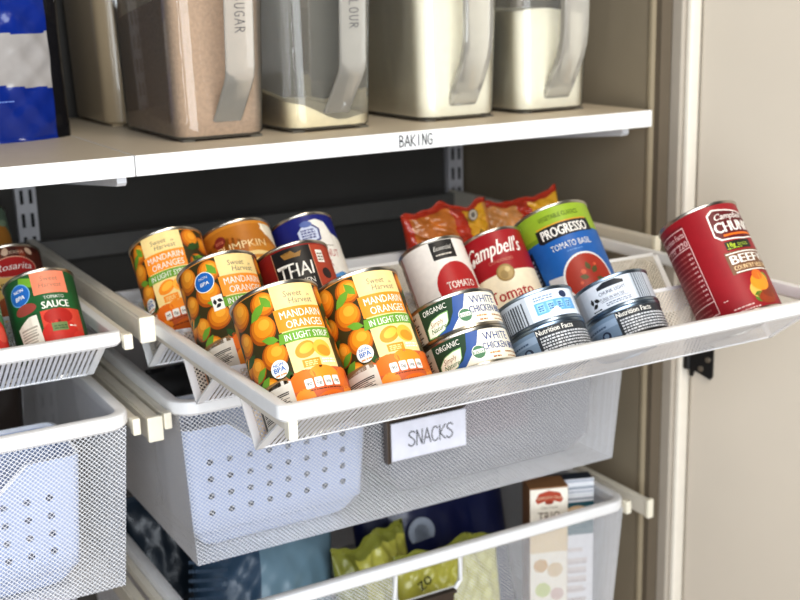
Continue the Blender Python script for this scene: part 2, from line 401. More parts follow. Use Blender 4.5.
def tuna_upper_art(which):
    a = Art(); SB = P(126, 158, 192); ST = P(186, 192, 200)
    a.rect(-60, 60, 2, 32, ST, 1)
    if which == 0:
        a.rect(-60, -6, 2, 32, ST, 2); a.bars(-42, -8, 4, 27, 11, P(74, 78, 84), 3, False, 4)
        a.rect(-5, 50, 3, 31, P(214, 224, 236), 2); a.rect(1, 45, 9, 21, P(106, 168, 220), 3)
        for i in range(4):
            a.rect(3 + i * 10, 10 + i * 10, 11, 19.5, P(150, 200, 238), 4); a.lines(4 + i * 10, 9.4 + i * 10, 12, 18.5, 3, P(40, 84, 140), 5, i + 3)
        a.lines(2, 22, 23, 28, 2, P(120, 140, 170), 4, 4); a.ell(34, 25, 4.6, 3.6, P(40, 56, 90), 4); a.poly([(12, 9), (22, 14), (26, 9)], W, 5)
    else:
        a.rect(-34, 24, 4, 31, P(200, 206, 214), 2); a.bars(26, 44, 4, 31, 6, P(120, 126, 134), 3, False, 6)
        a.rect(-24, 22, 5, 30, P(206, 210, 218), 3)
        for q in (90, 210, 330): a.leaf(-19 + 3 * math.cos(math.radians(q)), 14 + 3 * math.sin(math.radians(q)), 7, 4.5, q - 120, BLACK, 4)
        a.lines(-24, -14, 5, 7.5, 1, BLACK, 4, 8)
        a.poly([(-12, 24), (16, 24), (16, 27), (8, 30), (-4, 30), (-12, 27)], P(36, 40, 48), 4)
        a.text('CHUNK LIGHT', 2, 18, 5.2, P(60, 70, 90), 5, .008, .9, 0, 0, 'C', 28); a.text('TUNA IN WATER', 0, 12, 4.6, P(60, 70, 90), 5, .004, .9, 0, 0, 'C', 26); a.lines(-8, 18, 6, 10, 2, P(110, 118, 134), 5, 6)
        a.rect(-12, 17, 10.9, 11.4, P(110, 118, 134), 5)
    return a, SB

def tuna_lower_art(which):
    a = Art(); DK = P(46, 50, 56); s = 7 if which else 4
    a.rect(-60, -12 + s, 3, 32, P(122, 142, 164), 1); a.rect(-60, -12 + s, 20, 27, P(150, 168, 190), 2); a.lines(-46, -16, 22, 25, 1, P(70, 92, 120), 3)
    a.poly([(-50, 3), (-12 + s, 3), (-12 + s, 8), (-22, 11), (-50, 8)], P(46, 56, 78), 2)
    a.ell(-21, 13, 5.5, 5, P(46, 56, 78), 3); a.ell(-21, 13.5, 3, 2.8, P(122, 142, 164), 4)
    a.rect(-12 + s, 62, 3, 31.5, DK, 2); a.text('Nutrition Facts', 8 + s, 25.2, 7.4, W, 4, .02, .85, 0, 0, 'C', 38)
    a.lines(-9 + s, 58, 6, 24, 6, P(206, 208, 212), 4, 11 + which, .58); a.rect(6, 52, 3.6, 5.2, P(20, 20, 22), 5)
    return a, P(110, 130, 152)

def essential_tomato_art():
    a = Art(); RD = P(180, 34, 36)
    a.rect(-60, -41, 3, 108, P(186, 168, 148), 1); a.lines(-57, -45, 8, 96, 10, P(130, 110, 96), 2, 3, .7); a.rect(-41, -39.4, 3, 108, P(170, 60, 52), 2)
    a.rect(0, 27, 82, 103, P(34, 32, 32), 2); a.text('Essential', 13.5, 92, 7.4, W, 3, .004, .9, .3, 0, 'C', 21); a.lines(4, 23, 86, 89, 1, PALE, 3, 3)
    a.ell(20, 50, 26, 27, RD, 2); a.text('TOMATO', 21, 47, 11.5, W, 4, .02, .8, 0, 0, 'C', 33); a.text('CONDENSED SOUP', 21, 41, 5, P(236, 190, 180), 4, .004, .8, 0, 0, 'C', 28)
    return a, P(236, 230, 222)

def campbell_art():
    a = Art(); RD = P(158, 22, 32); CR = P(238, 226, 200)
    a.rect(-114, 114, 3, 57, CR, 1)
    pts = [(-114, 52)] + [(x, 44 + 10 * abs(x / 50.0) if abs(x) < 50 else 54) for x in range(-50, 51, 5)] + [(114, 52), (114, 60), (-114, 60)]
    a.text("Campbell's", -1, 78, 25, W, 4, .018, .82, .42, 0, 'C', 66); a.ell(-28.6, 80, 2.4, 5, W, 4, -25)
    a.text('CONDENSED', 2, 69, 5, P(200, 130, 110), 4, .0, 1.1, 0, 0, 'C', 28)
    a.ell(2, 56, 10, 10, P(150, 122, 70), 4); a.ell(2, 56, 8.2, 8.2, P(180, 152, 98), 5); a.ell(0, 54, 4, 5, P(160, 134, 84), 6); a.ell(5, 59, 3, 3, P(206, 184, 130), 6)
    a.text('Tomato', 1, 26, 19, P(176, 36, 36), 4, .02, .8, 0, 0, 'C', 50); a.text('SOUP', 0, 15, 7, P(176, 36, 36), 4, .02, 1, 0, 0, 'C', 22)
    return a, RD

def progresso_art():
    a = Art(); BL = P(32, 98, 170); GR = P(148, 174, 48); c = 12
    a.rect(-142, 142, 84, 118, GR, 1)
    a.poly([(-50, 84), (c - 26, 84), (c - 26, 89), (-50, 90)], P(120, 150, 40), 2)
    a.poly([(-142, 3), (-30, 3), (-24, 24), (-142, 70)], P(24, 40, 70), 2); a.poly([(-62, 8), (-30, 8), (-34, 78), (-56, 78)], P(26, 36, 58), 3)
    a.lines(-46, -36, 40, 72, 6, P(180, 186, 200), 4, 3); a.lines(-44, -36, 12, 28, 2, P(180, 186, 200), 4, 5)
    a.text('VEGETABLE CLASSICS', c, 103.5, 7.6, P(52, 76, 24), 3, .006, .85, 0, 0, 'C', 48, .0)
    a.poly([(c - 32, 81), (c - 28, 79), (c + 36, 82), (c + 34, 97), (c - 32, 96)], P(30, 30, 34), 3); a.rect(c - 30, c + 32, 96.6, 98, P(214, 150, 50), 3)
    a.text('PROGRESSO', c + 1, 82.6, 16.5, W, 4, .03, .8, 0, 0, 'C', 55)
    a.text('TOMATO BASIL', c + 2, 66, 10.6, W, 4, .006, .8, 0, 0, 'C', 48); a.lines(c - 6, c + 12, 61.5, 63, 1, P(120, 170, 220), 4, 4)
    a.poly([(-28, 26), (2, 22), (2, 36), (-26, 40)], P(206, 204, 206), 3)
    a.ell(c + 8, 27, 30, 30, P(228, 226, 224), 4, 0, 36); a.ell(c + 8, 27, 27.6, 27.6, P(168, 52, 34), 5, 0, 36)
    for x, y, r in ((-6, 34, 3), (10, 40, 2), (16, 20, 3), (-12, 22, 2), (2, 14, 3)): a.ell(c + 8 + x, 27 + y - 27, r, r, P(206, 92, 60), 6)
    for x, y, r in ((12, 30, 50), (6, 26, 160), (14, 24, -30), (10, 34, 100)): a.leaf(c + x, y, 11, 7, r, P(92, 84, 44), 7)
    a.ell(-22, 10, 6, 8, P(150, 160, 170), 6)
    return a, BL

def chunky_art():
    a = Art(); LN = P(226, 190, 186); DK = P(96, 18, 26)
    a.rect(-66, -16, 8, 116, P(128, 24, 34), 1)
    for v in (12, 26, 90, 112): a.rect(-66, -16, v, v + 1.1, LN, 2)
    a.rect(-17, -16, 12, 113, LN, 2)
    a.text('Nutrition Facts', -36, 103, 9, LN, 3, .02, .9, 0, 0, 'C', 36); a.lines(-60, -22, 97, 100, 1, LN, 3, 3); a.text('110  220', -33, 92.4, 9.6, LN, 3, .02, .9, 0, 0, 'C', 30)
    a.lines(-60, -19, 30, 88, 11, P(168, 92, 92), 3, 6, .3); a.lines(-24, -18.5, 30, 88, 11, LN, 3, 7, .35); a.lines(-60, -24, 14, 24, 2, P(168, 92, 92), 3, 8, .35)
    hexo = [(10, 88), (16, 82), (44, 80), (74, 84), (80, 98), (74, 110), (18, 118), (11, 113)]
    a.poly(hexo, W, 2); cx, cy = 45, 98; a.poly([(cx + (x - cx) * .95, cy + (y - cy) * .91) for x, y in hexo], DK, 3)
    a.text("Campbell's", 40, 105, 10, W, 5, .015, .85, .4, 0, 'C', 44); a.text('CHUNKY', 43, 90.5, 17, W, 5, .045, .8, 0, 0, 'C', 58); a.rect(20, 64, 85.6, 88, ORA2, 5)
    a.rect(17, 50, 70, 79.5, P(34, 34, 26), 3); a.text('18g', 24, 73, 7, P(190, 210, 60), 4, .03); a.lines(18, 36, 71, 72.6, 1, P(190, 210, 60), 4); a.lines(31, 46, 73, 77, 2, P(150, 170, 60), 4)
    a.poly([(12, 43), (70, 43), (70, 68), (12, 68)], P(120, 82, 56), 3); a.rect(13, 69, 65.4, 66.6, W, 4); a.rect(16, 69, 44, 45.2, W, 4)
    a.text('BEEF', 33, 54, 14, W, 4, .05, 1, 0, 0, 'C', 34); a.text('WITH', 61, 54, 14, W, 4, .02, 1, 0, 0, 'C', 17); a.text('COUNTRY VEGETABLES', 43, 47, 7, P(236, 206, 160), 4, .02, .8, 0, 0, 'C', 54)
    for u, v, x, y, m in ((38, 30, 12, 10, ORA), (30, 22, 8, 9, P(212, 176, 84)), (46, 20, 12, 9, P(130, 54, 30)), (38, 38, 7, 6, P(220, 110, 40)), (30, 14, 6, 6, P(90, 120, 40)), (46, 34, 6, 6, P(140, 150, 60)), (40, 12, 12, 7, P(150, 62, 30)), (36, 26, 5, 4, P(250, 206, 110))):
        a.ell(u, v, x, y, m, 3 + int(u) % 3)
    a.lines(-8, -3, 20, 22, 1, LN, 3, 4); a.lines(-2, 20, 8, 10.4, 1, LN, 3, 5); a.lines(4, 26, 4, 6.4, 1, LN, 3, 6)
    return a, P(150, 26, 36)

def thai_art():
    a = Art(); RD = P(138, 30, 26)
    a.rect(-26, 15, 3, 112, P(28, 24, 24), 1); a.rect(15, 60, 3, 112, P(176, 70, 44), 1)
    a.rect(-26.6, -25.6, 3, 112, P(170, 120, 90), 2); a.rect(14.6, 15.6, 3, 112, P(190, 130, 100), 2)
    a.poly([(-14, 101), (2, 101), (5, 107), (-2, 105), (-6, 109), (-10, 105), (-17, 107)], P(150, 110, 50), 2)
    a.text('THAI', -5, 80, 21, W, 3, .012, .95, .12, 2, 'C', 36); a.rect(-24, -6, 93.5, 95.5, W, 3); a.text('KITCHEN', -5, 71, 8.4, W, 3, .01, 1, 0, 0, 'C', 30)
    a.ell(8, 46, 17, 12, P(226, 220, 206), 3, 10); a.ell(8, 44, 13, 7, W, 4, 10)
    a.rect(20, 29, 92, 106, W, 2); a.lines(21, 28, 94, 104, 3, GREY, 3); a.ell(27, 80, 6, 6, P(50, 30, 28), 3)
    return a, RD

def coconut_art():
    a = Art(); NB = P(28, 36, 120)
    a.poly([(-40, 10), (-36, 55), (-26, 68), (-14, 76), (-4, 84), (-2, 98), (6, 108), (20, 110), (30, 106), (36, 92), (60, 84), (60, 10)], W, 1)
    pts = [(-6, 84), (-7, 98), (0, 104), (7, 106), (14, 104), (21, 98), (20, 84), (7, 79)]
    a.poly(pts, NB, 3); a.poly([(7 + (x - 7) * .84, 93 + (y - 93) * .84) for x, y in pts], P(206, 214, 232), 4); a.lines(-1, 15, 87, 100, 4, NB, 5, 4); a.ell(7, 105, 7, 4, P(90, 110, 170), 5)
    a.rect(-26, 34, 75.6, 76.4, GREY, 3)
    a.text('COCONUT', 16, 62, 13, P(180, 60, 50), 3, .0, .8, 0, 0, 'C', 44); a.text('MILK', 16, 50, 11, P(180, 60, 50), 3, 0, .8)
    a.poly([(-40, 3), (60, 3), (60, 34), (34, 42), (16, 36), (-10, 38), (-40, 30)], P(40, 90, 160), 4); a.poly([(-10, 34), (16, 33), (34, 38), (60, 32), (60, 36), (34, 43), (16, 37)], P(90, 150, 206), 5)
    return a, NB

def pumpkin_art():
    a = Art(); BG = P(204, 136, 44)
    a.rect(-40, 50, 88, 112, P(186, 118, 34), 1); a.ell(-20, 84, 30, 18, P(178, 104, 28), 1)
    a.text('PUMPKIN', 4, 84, 12.6, P(248, 226, 176), 3, .004, 1, 0, 0, 'C', 56)
    a.ell(-20, 99, 7.6, 6.4, P(130, 44, 36), 3, 30); a.lines(-25, -15, 97, 101, 2, P(200, 120, 90), 4)
    a.poly([(-6, 78), (20, 79), (40, 76), (40, 72), (16, 74), (-8, 72)], CREAM, 3); a.poly([(0, 69), (30, 71), (44, 66), (44, 60), (10, 62)], P(240, 200, 120), 3)
    a.poly([(30, 112), (36, 100), (44, 92), (60, 84), (60, 112)], P(236, 226, 204), 4); a.poly([(34, 112), (30, 106), (38, 96), (36, 106)], P(250, 240, 220), 5)
    return a, BG

def sauce_art():
    a = Art(); G = P(36, 84, 46)
    a.rect(-2, 34, 66, 92, P(226, 136, 106), 2); a.text('Sweet', 16, 80, 7.4, P(150, 120, 96), 4, 0, 1, .1); a.text('Harvest', 16, 73, 7.4, P(150, 120, 96), 4, 0, 1, .1)
    a.rect(-30, 40, 48, 66, P(30, 92, 48), 3); a.text('TOMATO', 17, 60, 5, W, 5, .01); a.text('SAUCE', 17, 50, 11, W, 5, .03, .9, 0, 0, 'C', 28)
    a.rect(0, 44, 4, 48, P(206, 74, 56), 2); a.ell(17, 40, 15, 9, P(170, 34, 26), 3); a.ell(16, 22, 19, 14, P(196, 48, 38), 3); a.ell(36, 14, 9, 9, P(214, 60, 48), 4)
    a.rect(8, 24, 24, 33, P(110, 130, 80), 5); a.lines(10, 23, 26, 31, 2, P(60, 90, 50), 6); a.lines(26, 34, 28, 31, 1, PALE, 5)
    a.rect(4, 14, 3, 12, W, 6); a.text('35', 9, 5, 5, BLACK, 7, .02); a.rect(-6, 22, 3, 10, P(226, 120, 96), 5)
    a.ell(-17, 72, 12, 12, P(120, 170, 210), 4); a.ell(-17, 72, 11, 11, BLUEB, 5); a.text('NON', -17, 75, 5, W, 6, .02); a.text('BPA', -17, 67, 6.4, W, 6, .03, 1, .15)
    a.poly([(-2, 86), (-14, 90), (-16, 80), (-2, 76)], GRN, 3); a.ell(-14, 55, 12, 6, P(150, 70, 60), 4)
    a.poly([(-24, 3), (-1, 3), (-4, 46), (-12, 46), (-28, 38)], P(232, 226, 212), 5); a.bars(-24, -4, 6, 36, 10, P(176, 168, 154), 6, True, 6)
    return a, G

def green_can_art():
    a = Art()
    a.rect(24, 62, 4, 88, P(90, 140, 96), 2); a.ell(40, 30, 18, 20, P(206, 52, 44), 3); a.ell(44, 34, 9, 9, P(228, 96, 80), 4); a.lines(28, 58, 58, 80, 5, P(200, 216, 190), 3, 5); a.leaf(40, 50, 16, 9, 70, GRN, 5)
    return a, P(44, 96, 58)

def rosarita_art():
    a = Art()
    a.rect(-112, 112, 62, 92, P(92, 40, 26), 1); a.rect(-112, 112, 3, 62, P(226, 190, 112), 1)
    for i in range(9): a.ell(-30 + i * 9, 82 + (i % 3) * 3, 5, 3.6, (P(150, 64, 40), P(206, 176, 150), P(70, 26, 18))[i % 3], 2, i * 20)
    a.text('DELICIOUS', 14, 82, 5, P(222, 206, 180), 4, .01, 1, 0, 0, 'C', 24)
    a.ell(12, 66, 27, 13, P(226, 180, 150), 3); a.ell(12, 66, 25.6, 11.8, P(176, 34, 32), 4); a.text('Rosarita', 12, 62.5, 12, W, 5, .014, .9, .35, 0, 'C', 40)
    a.text('TRADITIONAL', 6, 42, 10, P(30, 28, 20), 3, .016, .9, 0, 5, 'C', 56); a.ell(8, 20, 28, 14, P(160, 84, 46), 2)
    return a, P(214, 172, 96)

def dark_can_art():
    a = Art()
    a.rect(10, 70, 70, 120, P(110, 130, 110), 2); a.ell(38, 76, 20, 18, P(190, 130, 54), 3); a.ell(44, 52, 20, 16, P(50, 66, 44), 3); a.rect(0, 70, 6, 40, P(120, 40, 34), 3); a.leaf(34, 92, 20, 10, 30, P(150, 170, 140), 4)
    return a, P(70, 74, 62)

# ------------------------------------------------------------------ tins
S37, C37 = math.sin(math.radians(37)), math.cos(math.radians(37))
AX = Vector((0, S37, C37)); BX = Vector((0, -C37, S37))
VY, VZ, VP = 0.079, -0.0595, 0.1455           # fold line of the first trough, pitch of the troughs
BODY = {}
def tin_body(r, h, blue=False):
    key = (r, h, blue)
    if key in BODY: return BODY[key]
    R, H = r / 1000, h / 1000; out = []
    bm = bmesh.new()
    lathe(bm, [(R * .93, .0022), (R - .0006, .0022), (R + .0002, 0), (R + .0011, .0006), (R + .0011, .0026), (R - .0002, .0036), (R - .0002, H - .0036)], cap0=True)
    me = bpy.data.meshes.new('tin_body'); bm.to_mesh(me); bm.free(); out.append(me)
    bm = bmesh.new()
    lathe(bm, [(R - .0002, H - .0036), (R + .0011, H - .0027), (R + .0013, H - .0006), (R + .0006, H), (R - .0008, H), (R - .0014, H - .0034), (R * .9, H - .0036), (R * .86, H - .0028), (R * .8, H - .0036)], cap1=True)
    me = bpy.data.meshes.new('tin_lid'); bm.to_mesh(me); bm.free(); out.append(me)
    for me in out:
        me.materials.append(STEELB if blue else STEEL)
        for p in me.polygons: p.use_smooth = True
        me.set_sharp_from_angle(angle=math.radians(50))
    BODY[key] = out
    return out
def make_can(name, r, h, label_mesh, X, k, base, az, label, cat, group=None, blue=False, off=(0, 0, 0), tilt=37.0):
    bme, lme = tin_body(r, h, blue)
    root = bpy.data.objects.new(name, bme); col.objects.link(root)
    p = Vector((X, VY + VP * k, VZ)) + BX * (r / 1000 + .0016) + AX * base + Vector(off)
    root.matrix_world = Matrix.Translation(p) @ Matrix.Rotation(math.radians(-tilt), 4, 'X') @ Matrix.Rotation(math.radians(az), 4, 'Z')
    for nm, me in (('paper_label', label_mesh), ('can_lid', lme)):
        o = bpy.data.objects.new(nm, me); col.objects.link(o); o.parent = root
    return tag(root, label, cat, group)

GC = 'food cans on the tilted rack in the middle'
GL = 'food cans on the tilted rack at the left'
man = wrap_label(mandarin_art(False), 39.5, 119, P(228, 150, 62)); manb = wrap_label(mandarin_art(True), 39.5, 119, P(228, 150, 62))
make_can('fruit_can', 39.5, 119, man, .0422, 0, .0005, 5, 'orange mandarin can standing in the front left corner of the can rack', 'can', GC)
make_can('fruit_can', 39.5, 119, man, .1238, 0, .0005, 4, 'orange mandarin can in the front row touching the chicken cans', 'can', GC)
make_can('fruit_can', 39.5, 119, manb, .0455, 1, .0012, 11, 'orange mandarin can with a round blue badge in the middle row', 'can', GC)
make_can('fruit_can', 39.5, 119, man, .0432, 2, .0030, -26, 'orange mandarin can in the rear left corner of the rack', 'can', GC)
a, bm_ = pumpkin_art(); make_can('pumpkin_can', 39.5, 119, wrap_label(a, 39.5, 119, bm_), .1245, 2, .0035, -22, 'golden brown pumpkin can in the back row with torn label edge', 'can', GC)
a, bm_ = coconut_art(); make_can('coconut_milk_can', 37.5, 119, wrap_label(a, 37.5, 119, bm_), .2055, 2, .0030, -26, 'navy and white coconut milk can in the back row', 'can', GC)
a, bm_ = thai_art(); make_can('coconut_milk_can', 38.5, 117, wrap_label(a, 38.5, 117, bm_), .1262, 1, .0045, -14, 'dark red and black coconut milk can in the middle row', 'can', GC)
a, bm_ = essential_tomato_art(); make_can('soup_can', 35.8, 107, wrap_label(a, 35.8, 107, bm_), .2900, 1, .0006, -33, 'white tomato soup can with red disc and black square', 'can', GC)
a, bm_ = campbell_art(); lm_ = wrap_label(a, 36.3, 108, bm_)
make_can('soup_can', 36.3, 108, lm_, .3655, 1, .0006, -30, 'red and cream tomato soup can with a gold medal', 'can', GC)
a, bm_ = progresso_art(); make_can('soup_can', 45.5, 120, wrap_label(a, 45.5, 120, bm_), .4480, 1, .0015, -38, 'green and blue tomato basil soup can showing a bowl of soup', 'can', GC)
a, bm_ = chunky_art(); make_can('soup_can', 43.2, 126, wrap_label(a, 43.2, 126, bm_), .5465, 0, .0075, -47, 'dark red beef soup can standing alone at the right end of the rack', 'can', GC)
a, bm_ = chicken_art(); lm_ = wrap_label(a, 42.5, 36.5, bm_, 2.6, 34)
make_can('chicken_can', 42.5, 36.5, lm_, .2092, 0, .0085, -27, 'flat organic chicken can, lower of the two in the front row', 'can', 'flat cans stacked in pairs')
make_can('chicken_can', 42.5, 36.5, lm_, .2095, 0, .0452, -27, 'flat organic chicken can, upper of the two in the front row', 'can', 'flat cans stacked in pairs')
for w_, X_, b_, r_, wh in ((0, .3050, .0055, 38.5, 'beside the chicken cans'), (1, .4020, .0085, 38.5, 'nearest the dark red soup can')):
    a, bm_ = tuna_lower_art(w_); make_can('tuna_can', r_, 34.5, wrap_label(a, r_, 34.5, bm_, 3, 32), X_, 0, b_, -38 - 4 * w_, 'dark tuna can printed with nutrition facts, lower one ' + wh, 'can', 'flat cans stacked in pairs', True)
    a, bm_ = tuna_upper_art(w_); make_can('tuna_can', r_, 34.5, wrap_label(a, r_, 34.5, bm_, 4, 31), X_, 0, b_ + .0345, -38 - 4 * w_, 'silver blue tuna can, upper one ' + wh, 'can', 'flat cans stacked in pairs', True)
LO = (0, .30, 0)
a, bm_ = sauce_art(); make_can('tomato_sauce_can', 35.5, 94, wrap_label(a, 35.5, 94, bm_), -.0975, 0, .0012, -21, 'green and red tomato sauce can with a round blue badge', 'can', GL, False, LO)
a, bm_ = green_can_art(); make_can('tomato_can', 36, 90, wrap_label(a, 36, 90, bm_), -.1770, 0, .0012, -20, 'green tomato can cut off by the left edge of the photo', 'can', GL, False, LO)
a, bm_ = rosarita_art(); make_can('bean_can', 37, 94, wrap_label(a, 37, 94, bm_), -.0990, 1, .0012, -21, 'brown and yellow bean can with a red oval on its label', 'can', GL, False, LO)
a, bm_ = dark_can_art(); make_can('vegetable_can', 37, 124, wrap_label(a, 37, 124, bm_), -.1000, 2, .003, -20, 'tall dark green can in the back row of the left rack', 'can', GL, False, LO)

# ------------------------------------------------------------------ racks, drawers and rails
def quad_uv(bm, uvl, p, uv, mi=0):
    f = bm.faces.new([bm.verts.new(q) for q in p]); f.material_index = mi
    for l, q in zip(f.loops, uv): l[uvl].uv = q
    return f
def rim_bm(x0, x1, y0, y1, z0, z1, w, R, e=.003):
    bm = bmesh.new(); prof = [(0, z0 + e), (0, z1 - e), (e * .3, z1 - e * .3), (e, z1), (w - e, z1), (w - e * .3, z1 - e * .3), (w, z1 - e), (w, z0 + e), (w - e, z0), (e, z0)]
    loft(bm, [[(x, y, z) for x, y in rrect(x0 + d, x1 - d, y0 + d, y1 - d, max(R - d, .002))] for d, z in prof], True, 0, ring=True)
    bmesh.ops.recalc_face_normals(bm, faces=bm.faces)
    return bm
def runner_bm(x0, x1, y0, y1, z0, z1):
    bm = bmesh.new(); box(bm, x0, x1, y0 + .004, y1, z0 + .004, z1, 0, .0012); return bm
def cap_bm(x0, x1, y, z0, z1):
    bm = bmesh.new(); box(bm, x0, x1, y - .004, y + .006, z0, z1, 0, .0016); return bm

def make_rack(label):
    Wd, Dp = .635, .475
    root = empty('can_rack'); tag(root, label, 'rack', 'tilted can racks')
    mesh_obj('rim', rim_bm(-.0072, Wd, 0, Dp, -.012, .003, .011, .012), WHITE, root, True)
    for k in range(3):
        bm = bmesh.new(); uvl = bm.loops.layers.uv.new('UVMap'); x0, x1 = .001, .622
        v = Vector((0, VY + VP * k, VZ)); f0 = v + BX * (.0935 if k == 0 else .080); t = v + AX * .079
        L = (x1 - x0) * 1000
        F = lambda p, x: (x, p.y, p.z)
        quad_uv(bm, uvl, [F(f0, x0 + .005), F(f0, x1 - .005), F(v, x1 - .005), F(v, x0 + .005)], [(0, 0), (L, 0), (L, 95), (0, 95)], 0)
        quad_uv(bm, uvl, [F(v, x0 + .005), F(v, x1 - .005), F(t, x1 - .005), F(t, x0 + .005)], [(0, 0), (L, 0), (L, 88), (0, 88)], 1)
        tr = mesh_obj('mesh_trough', bm, [SLOT, FINE], root)
        bm = bmesh.new()
        def strip(p, q, xa, xb, nrm, w=.006):
            d = (q - p).normalized(); n = nrm * .0008
            vs = [(xa, p.y - n.y, p.z - n.z), (xb, p.y - n.y, p.z - n.z), (xb, q.y - n.y, q.z - n.z), (xa, q.y - n.y, q.z - n.z)]
            vt = [(xx, y + 2 * n.y, z + 2 * n.z) for xx, y, z in vs]
            A = [bm.verts.new(z) for z in vs]; B = [bm.verts.new(z) for z in vt]
            bm.faces.new(A); bm.faces.new(B)
            for i in range(4): bm.faces.new((A[i], A[(i + 1) % 4], B[(i + 1) % 4], B[i]))
        for xa, xb in ((x0, x0 + .0075), (x1 - .0075, x1)):
            strip(f0, v, xa, xb, AX); strip(v, t, xa, xb, BX)
        strip(t - AX * .004, t, x0, x1, BX); strip(v + BX * .002, v, x0, x1, AX)
        bmesh.ops.recalc_face_normals(bm, faces=bm.faces)
        mesh_obj('solid_edge', bm, WHITE, tr)
    for xa, xb in ((-.0010, .0074), (Wd + .0001, Wd + .0095)):
        up = 0 if xa < .1 else .0095
        rn = mesh_obj('runner', runner_bm(xa, xb, .004, Dp - .02, -.0235 + up, -.0118 + up), RAIL, root)
        mesh_obj('end_cap', cap_bm(xa, xb, .004, -.0265 + up, -.0105 + up), CAP, rn)
    return root
rack = make_rack('white mesh can rack pulled out over the labelled drawer')
rack2 = copy_tree(rack); rack2.location = (-.678, .30, 0); rack2['label'] = 'white mesh can rack at the left holding tomato sauce and bean cans'

def make_drawer(label, zt, depth, hole=None, name='mesh_drawer', X0=.002, X1=.612):
    """deep mesh basket hanging by its rim; zt = top of the rim"""
    Y0, Y1 = .297, .785
    root = empty(name); tag(root, label, 'drawer', 'deep mesh drawers')
    mesh_obj('rim', rim_bm(X0, X1, Y0, Y1, zt - .016, zt, .013, .028), WHITE, root, True)
    bm = bmesh.new(); uvl = bm.loops.layers.uv.new('UVMap'); zb = zt - depth; z1 = zt - .014
    T = [(X0 + .007, Y0 + .007), (X1 - .007, Y0 + .007), (X1 - .007, Y1 - .007), (X0 + .007, Y1 - .007)]
    B = [(X0 + .019, Y0 + .017), (X1 - .019, Y0 + .017), (X1 - .019, Y1 - .017), (X0 + .019, Y1 - .017)]
    for i in range(4):
        j = (i + 1) % 4; L = math.hypot(T[j][0] - T[i][0], T[j][1] - T[i][1]) * 1000; H = (z1 - zb) * 1000
        if i == 0 and hole:
            def pt(s, t): return ((T[0][0] + (T[1][0] - T[0][0]) * s) * (1 - t) + (B[0][0] + (B[1][0] - B[0][0]) * s) * t, T[0][1] * (1 - t) + B[0][1] * t, z1 * (1 - t) + zb * t)
            ss = [0, hole[0], hole[1], 1]; ts = [0, hole[2], 1]
            for a_ in range(3):
                for b_ in range(2):
                    if a_ == 1 and b_ == 0: continue
                    c4 = [(ss[a_], ts[b_ + 1]), (ss[a_ + 1], ts[b_ + 1]), (ss[a_ + 1], ts[b_]), (ss[a_], ts[b_])]
                    quad_uv(bm, uvl, [pt(*q) for q in c4], [(q[0] * L, -q[1] * H) for q in c4])
            loop = [pt(hole[0], 0), pt(hole[0], hole[2] * .8), pt(hole[0] + .012, hole[2]), pt(hole[1] - .012, hole[2]), pt(hole[1], hole[2] * .8), pt(hole[1], 0)]
        else:
            quad_uv(bm, uvl, [(*B[i], zb), (*B[j], zb), (*T[j], z1), (*T[i], z1)], [(0, -H), (L, -H), (L, 0), (0, 0)], 0 if i == 0 else 1)
    quad_uv(bm, uvl, [(*B[0], zb), (*B[3], zb), (*B[2], zb), (*B[1], zb)], [(0, 0), (0, 450), (560, 450), (560, 0)], 1)
    bk = mesh_obj('mesh_basket', bm, [MESH, MESHS], root)
    if hole:
        bm = bmesh.new(); tube(bm, [Vector(p) + Vector((0, -.0012, 0)) for p in loop], .0032, 8)
        mesh_obj('cutout_edge', bm, WHITE, bk, True)
    for xa, xb in ((X0 - .0085, X0 - .0002), (X1 + .0002, X1 + .0085)):
        rn = mesh_obj('runner', runner_bm(xa, xb, Y0 + .012, Y1 - .02, zt - .026, zt - .011), RAIL, root)
        mesh_obj('end_cap', cap_bm(xa, xb, Y0 + .012, zt - .027, zt - .009), CAP, rn)
    return root
ZM, ZL = -.083, -.330
drawer = make_drawer('deep white mesh drawer under the can rack with a name card', ZM, .192)
d2 = copy_tree(drawer); d2.location = (-.652, 0, 0); d2['label'] = 'deep white mesh drawer at the left without a name card'
make_drawer('lowest white mesh drawer with bags inside and a cut-out in its front', ZL, .21, (.418, .572, .22))

def make_rail(x, z, label, back=.806, w=.0165, h=.027):
    bm = bmesh.new(); yf = .312
    box(bm, x - w / 2 + .001, x + w / 2 - .001, yf, back, z - h / 2 + .001, z + h / 2 - .003, 0, .0015)
    box(bm, x - w / 2 + .0028, x + w / 2 - .0028, yf, back, z + h / 2 - .004, z + h / 2 - .0008, 0, .001)
    o = mesh_obj('drawer_rail', bm, RAIL); tag(o, label, 'rail', 'fixed rails the drawers slide on')
    bm = bmesh.new(); box(bm, x - w / 2, x + w / 2, yf - .005, yf + .002, z - h / 2, z + h / 2, 0, .0016)
    mesh_obj('end_cap', bm, CAP, o)
    return o
make_rail(-.0155, -.0015, 'white rail with cream end cap between the two can racks')
make_rail(-.0155, -.108, 'white rail with end cap between the two deep drawers')
make_rail(-.0155, -.366, 'white rail beside the lowest drawer, under the left drawer')
make_rail(.656, .0005, 'white rail on the right wall beside the pulled-out can rack', w=.010)
make_rail(.656, -.360, 'white rail on the right wall beside the lowest drawer', w=.010)
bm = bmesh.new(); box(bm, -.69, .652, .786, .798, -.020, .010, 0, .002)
tag(mesh_obj('cross_bar', bm, mat('bar_white_shaded', (98, 97, 94), .5)), 'white cross bar behind the can racks along the dark back wall', 'bar')  # white bar, with the shade under the shelf put into its colour

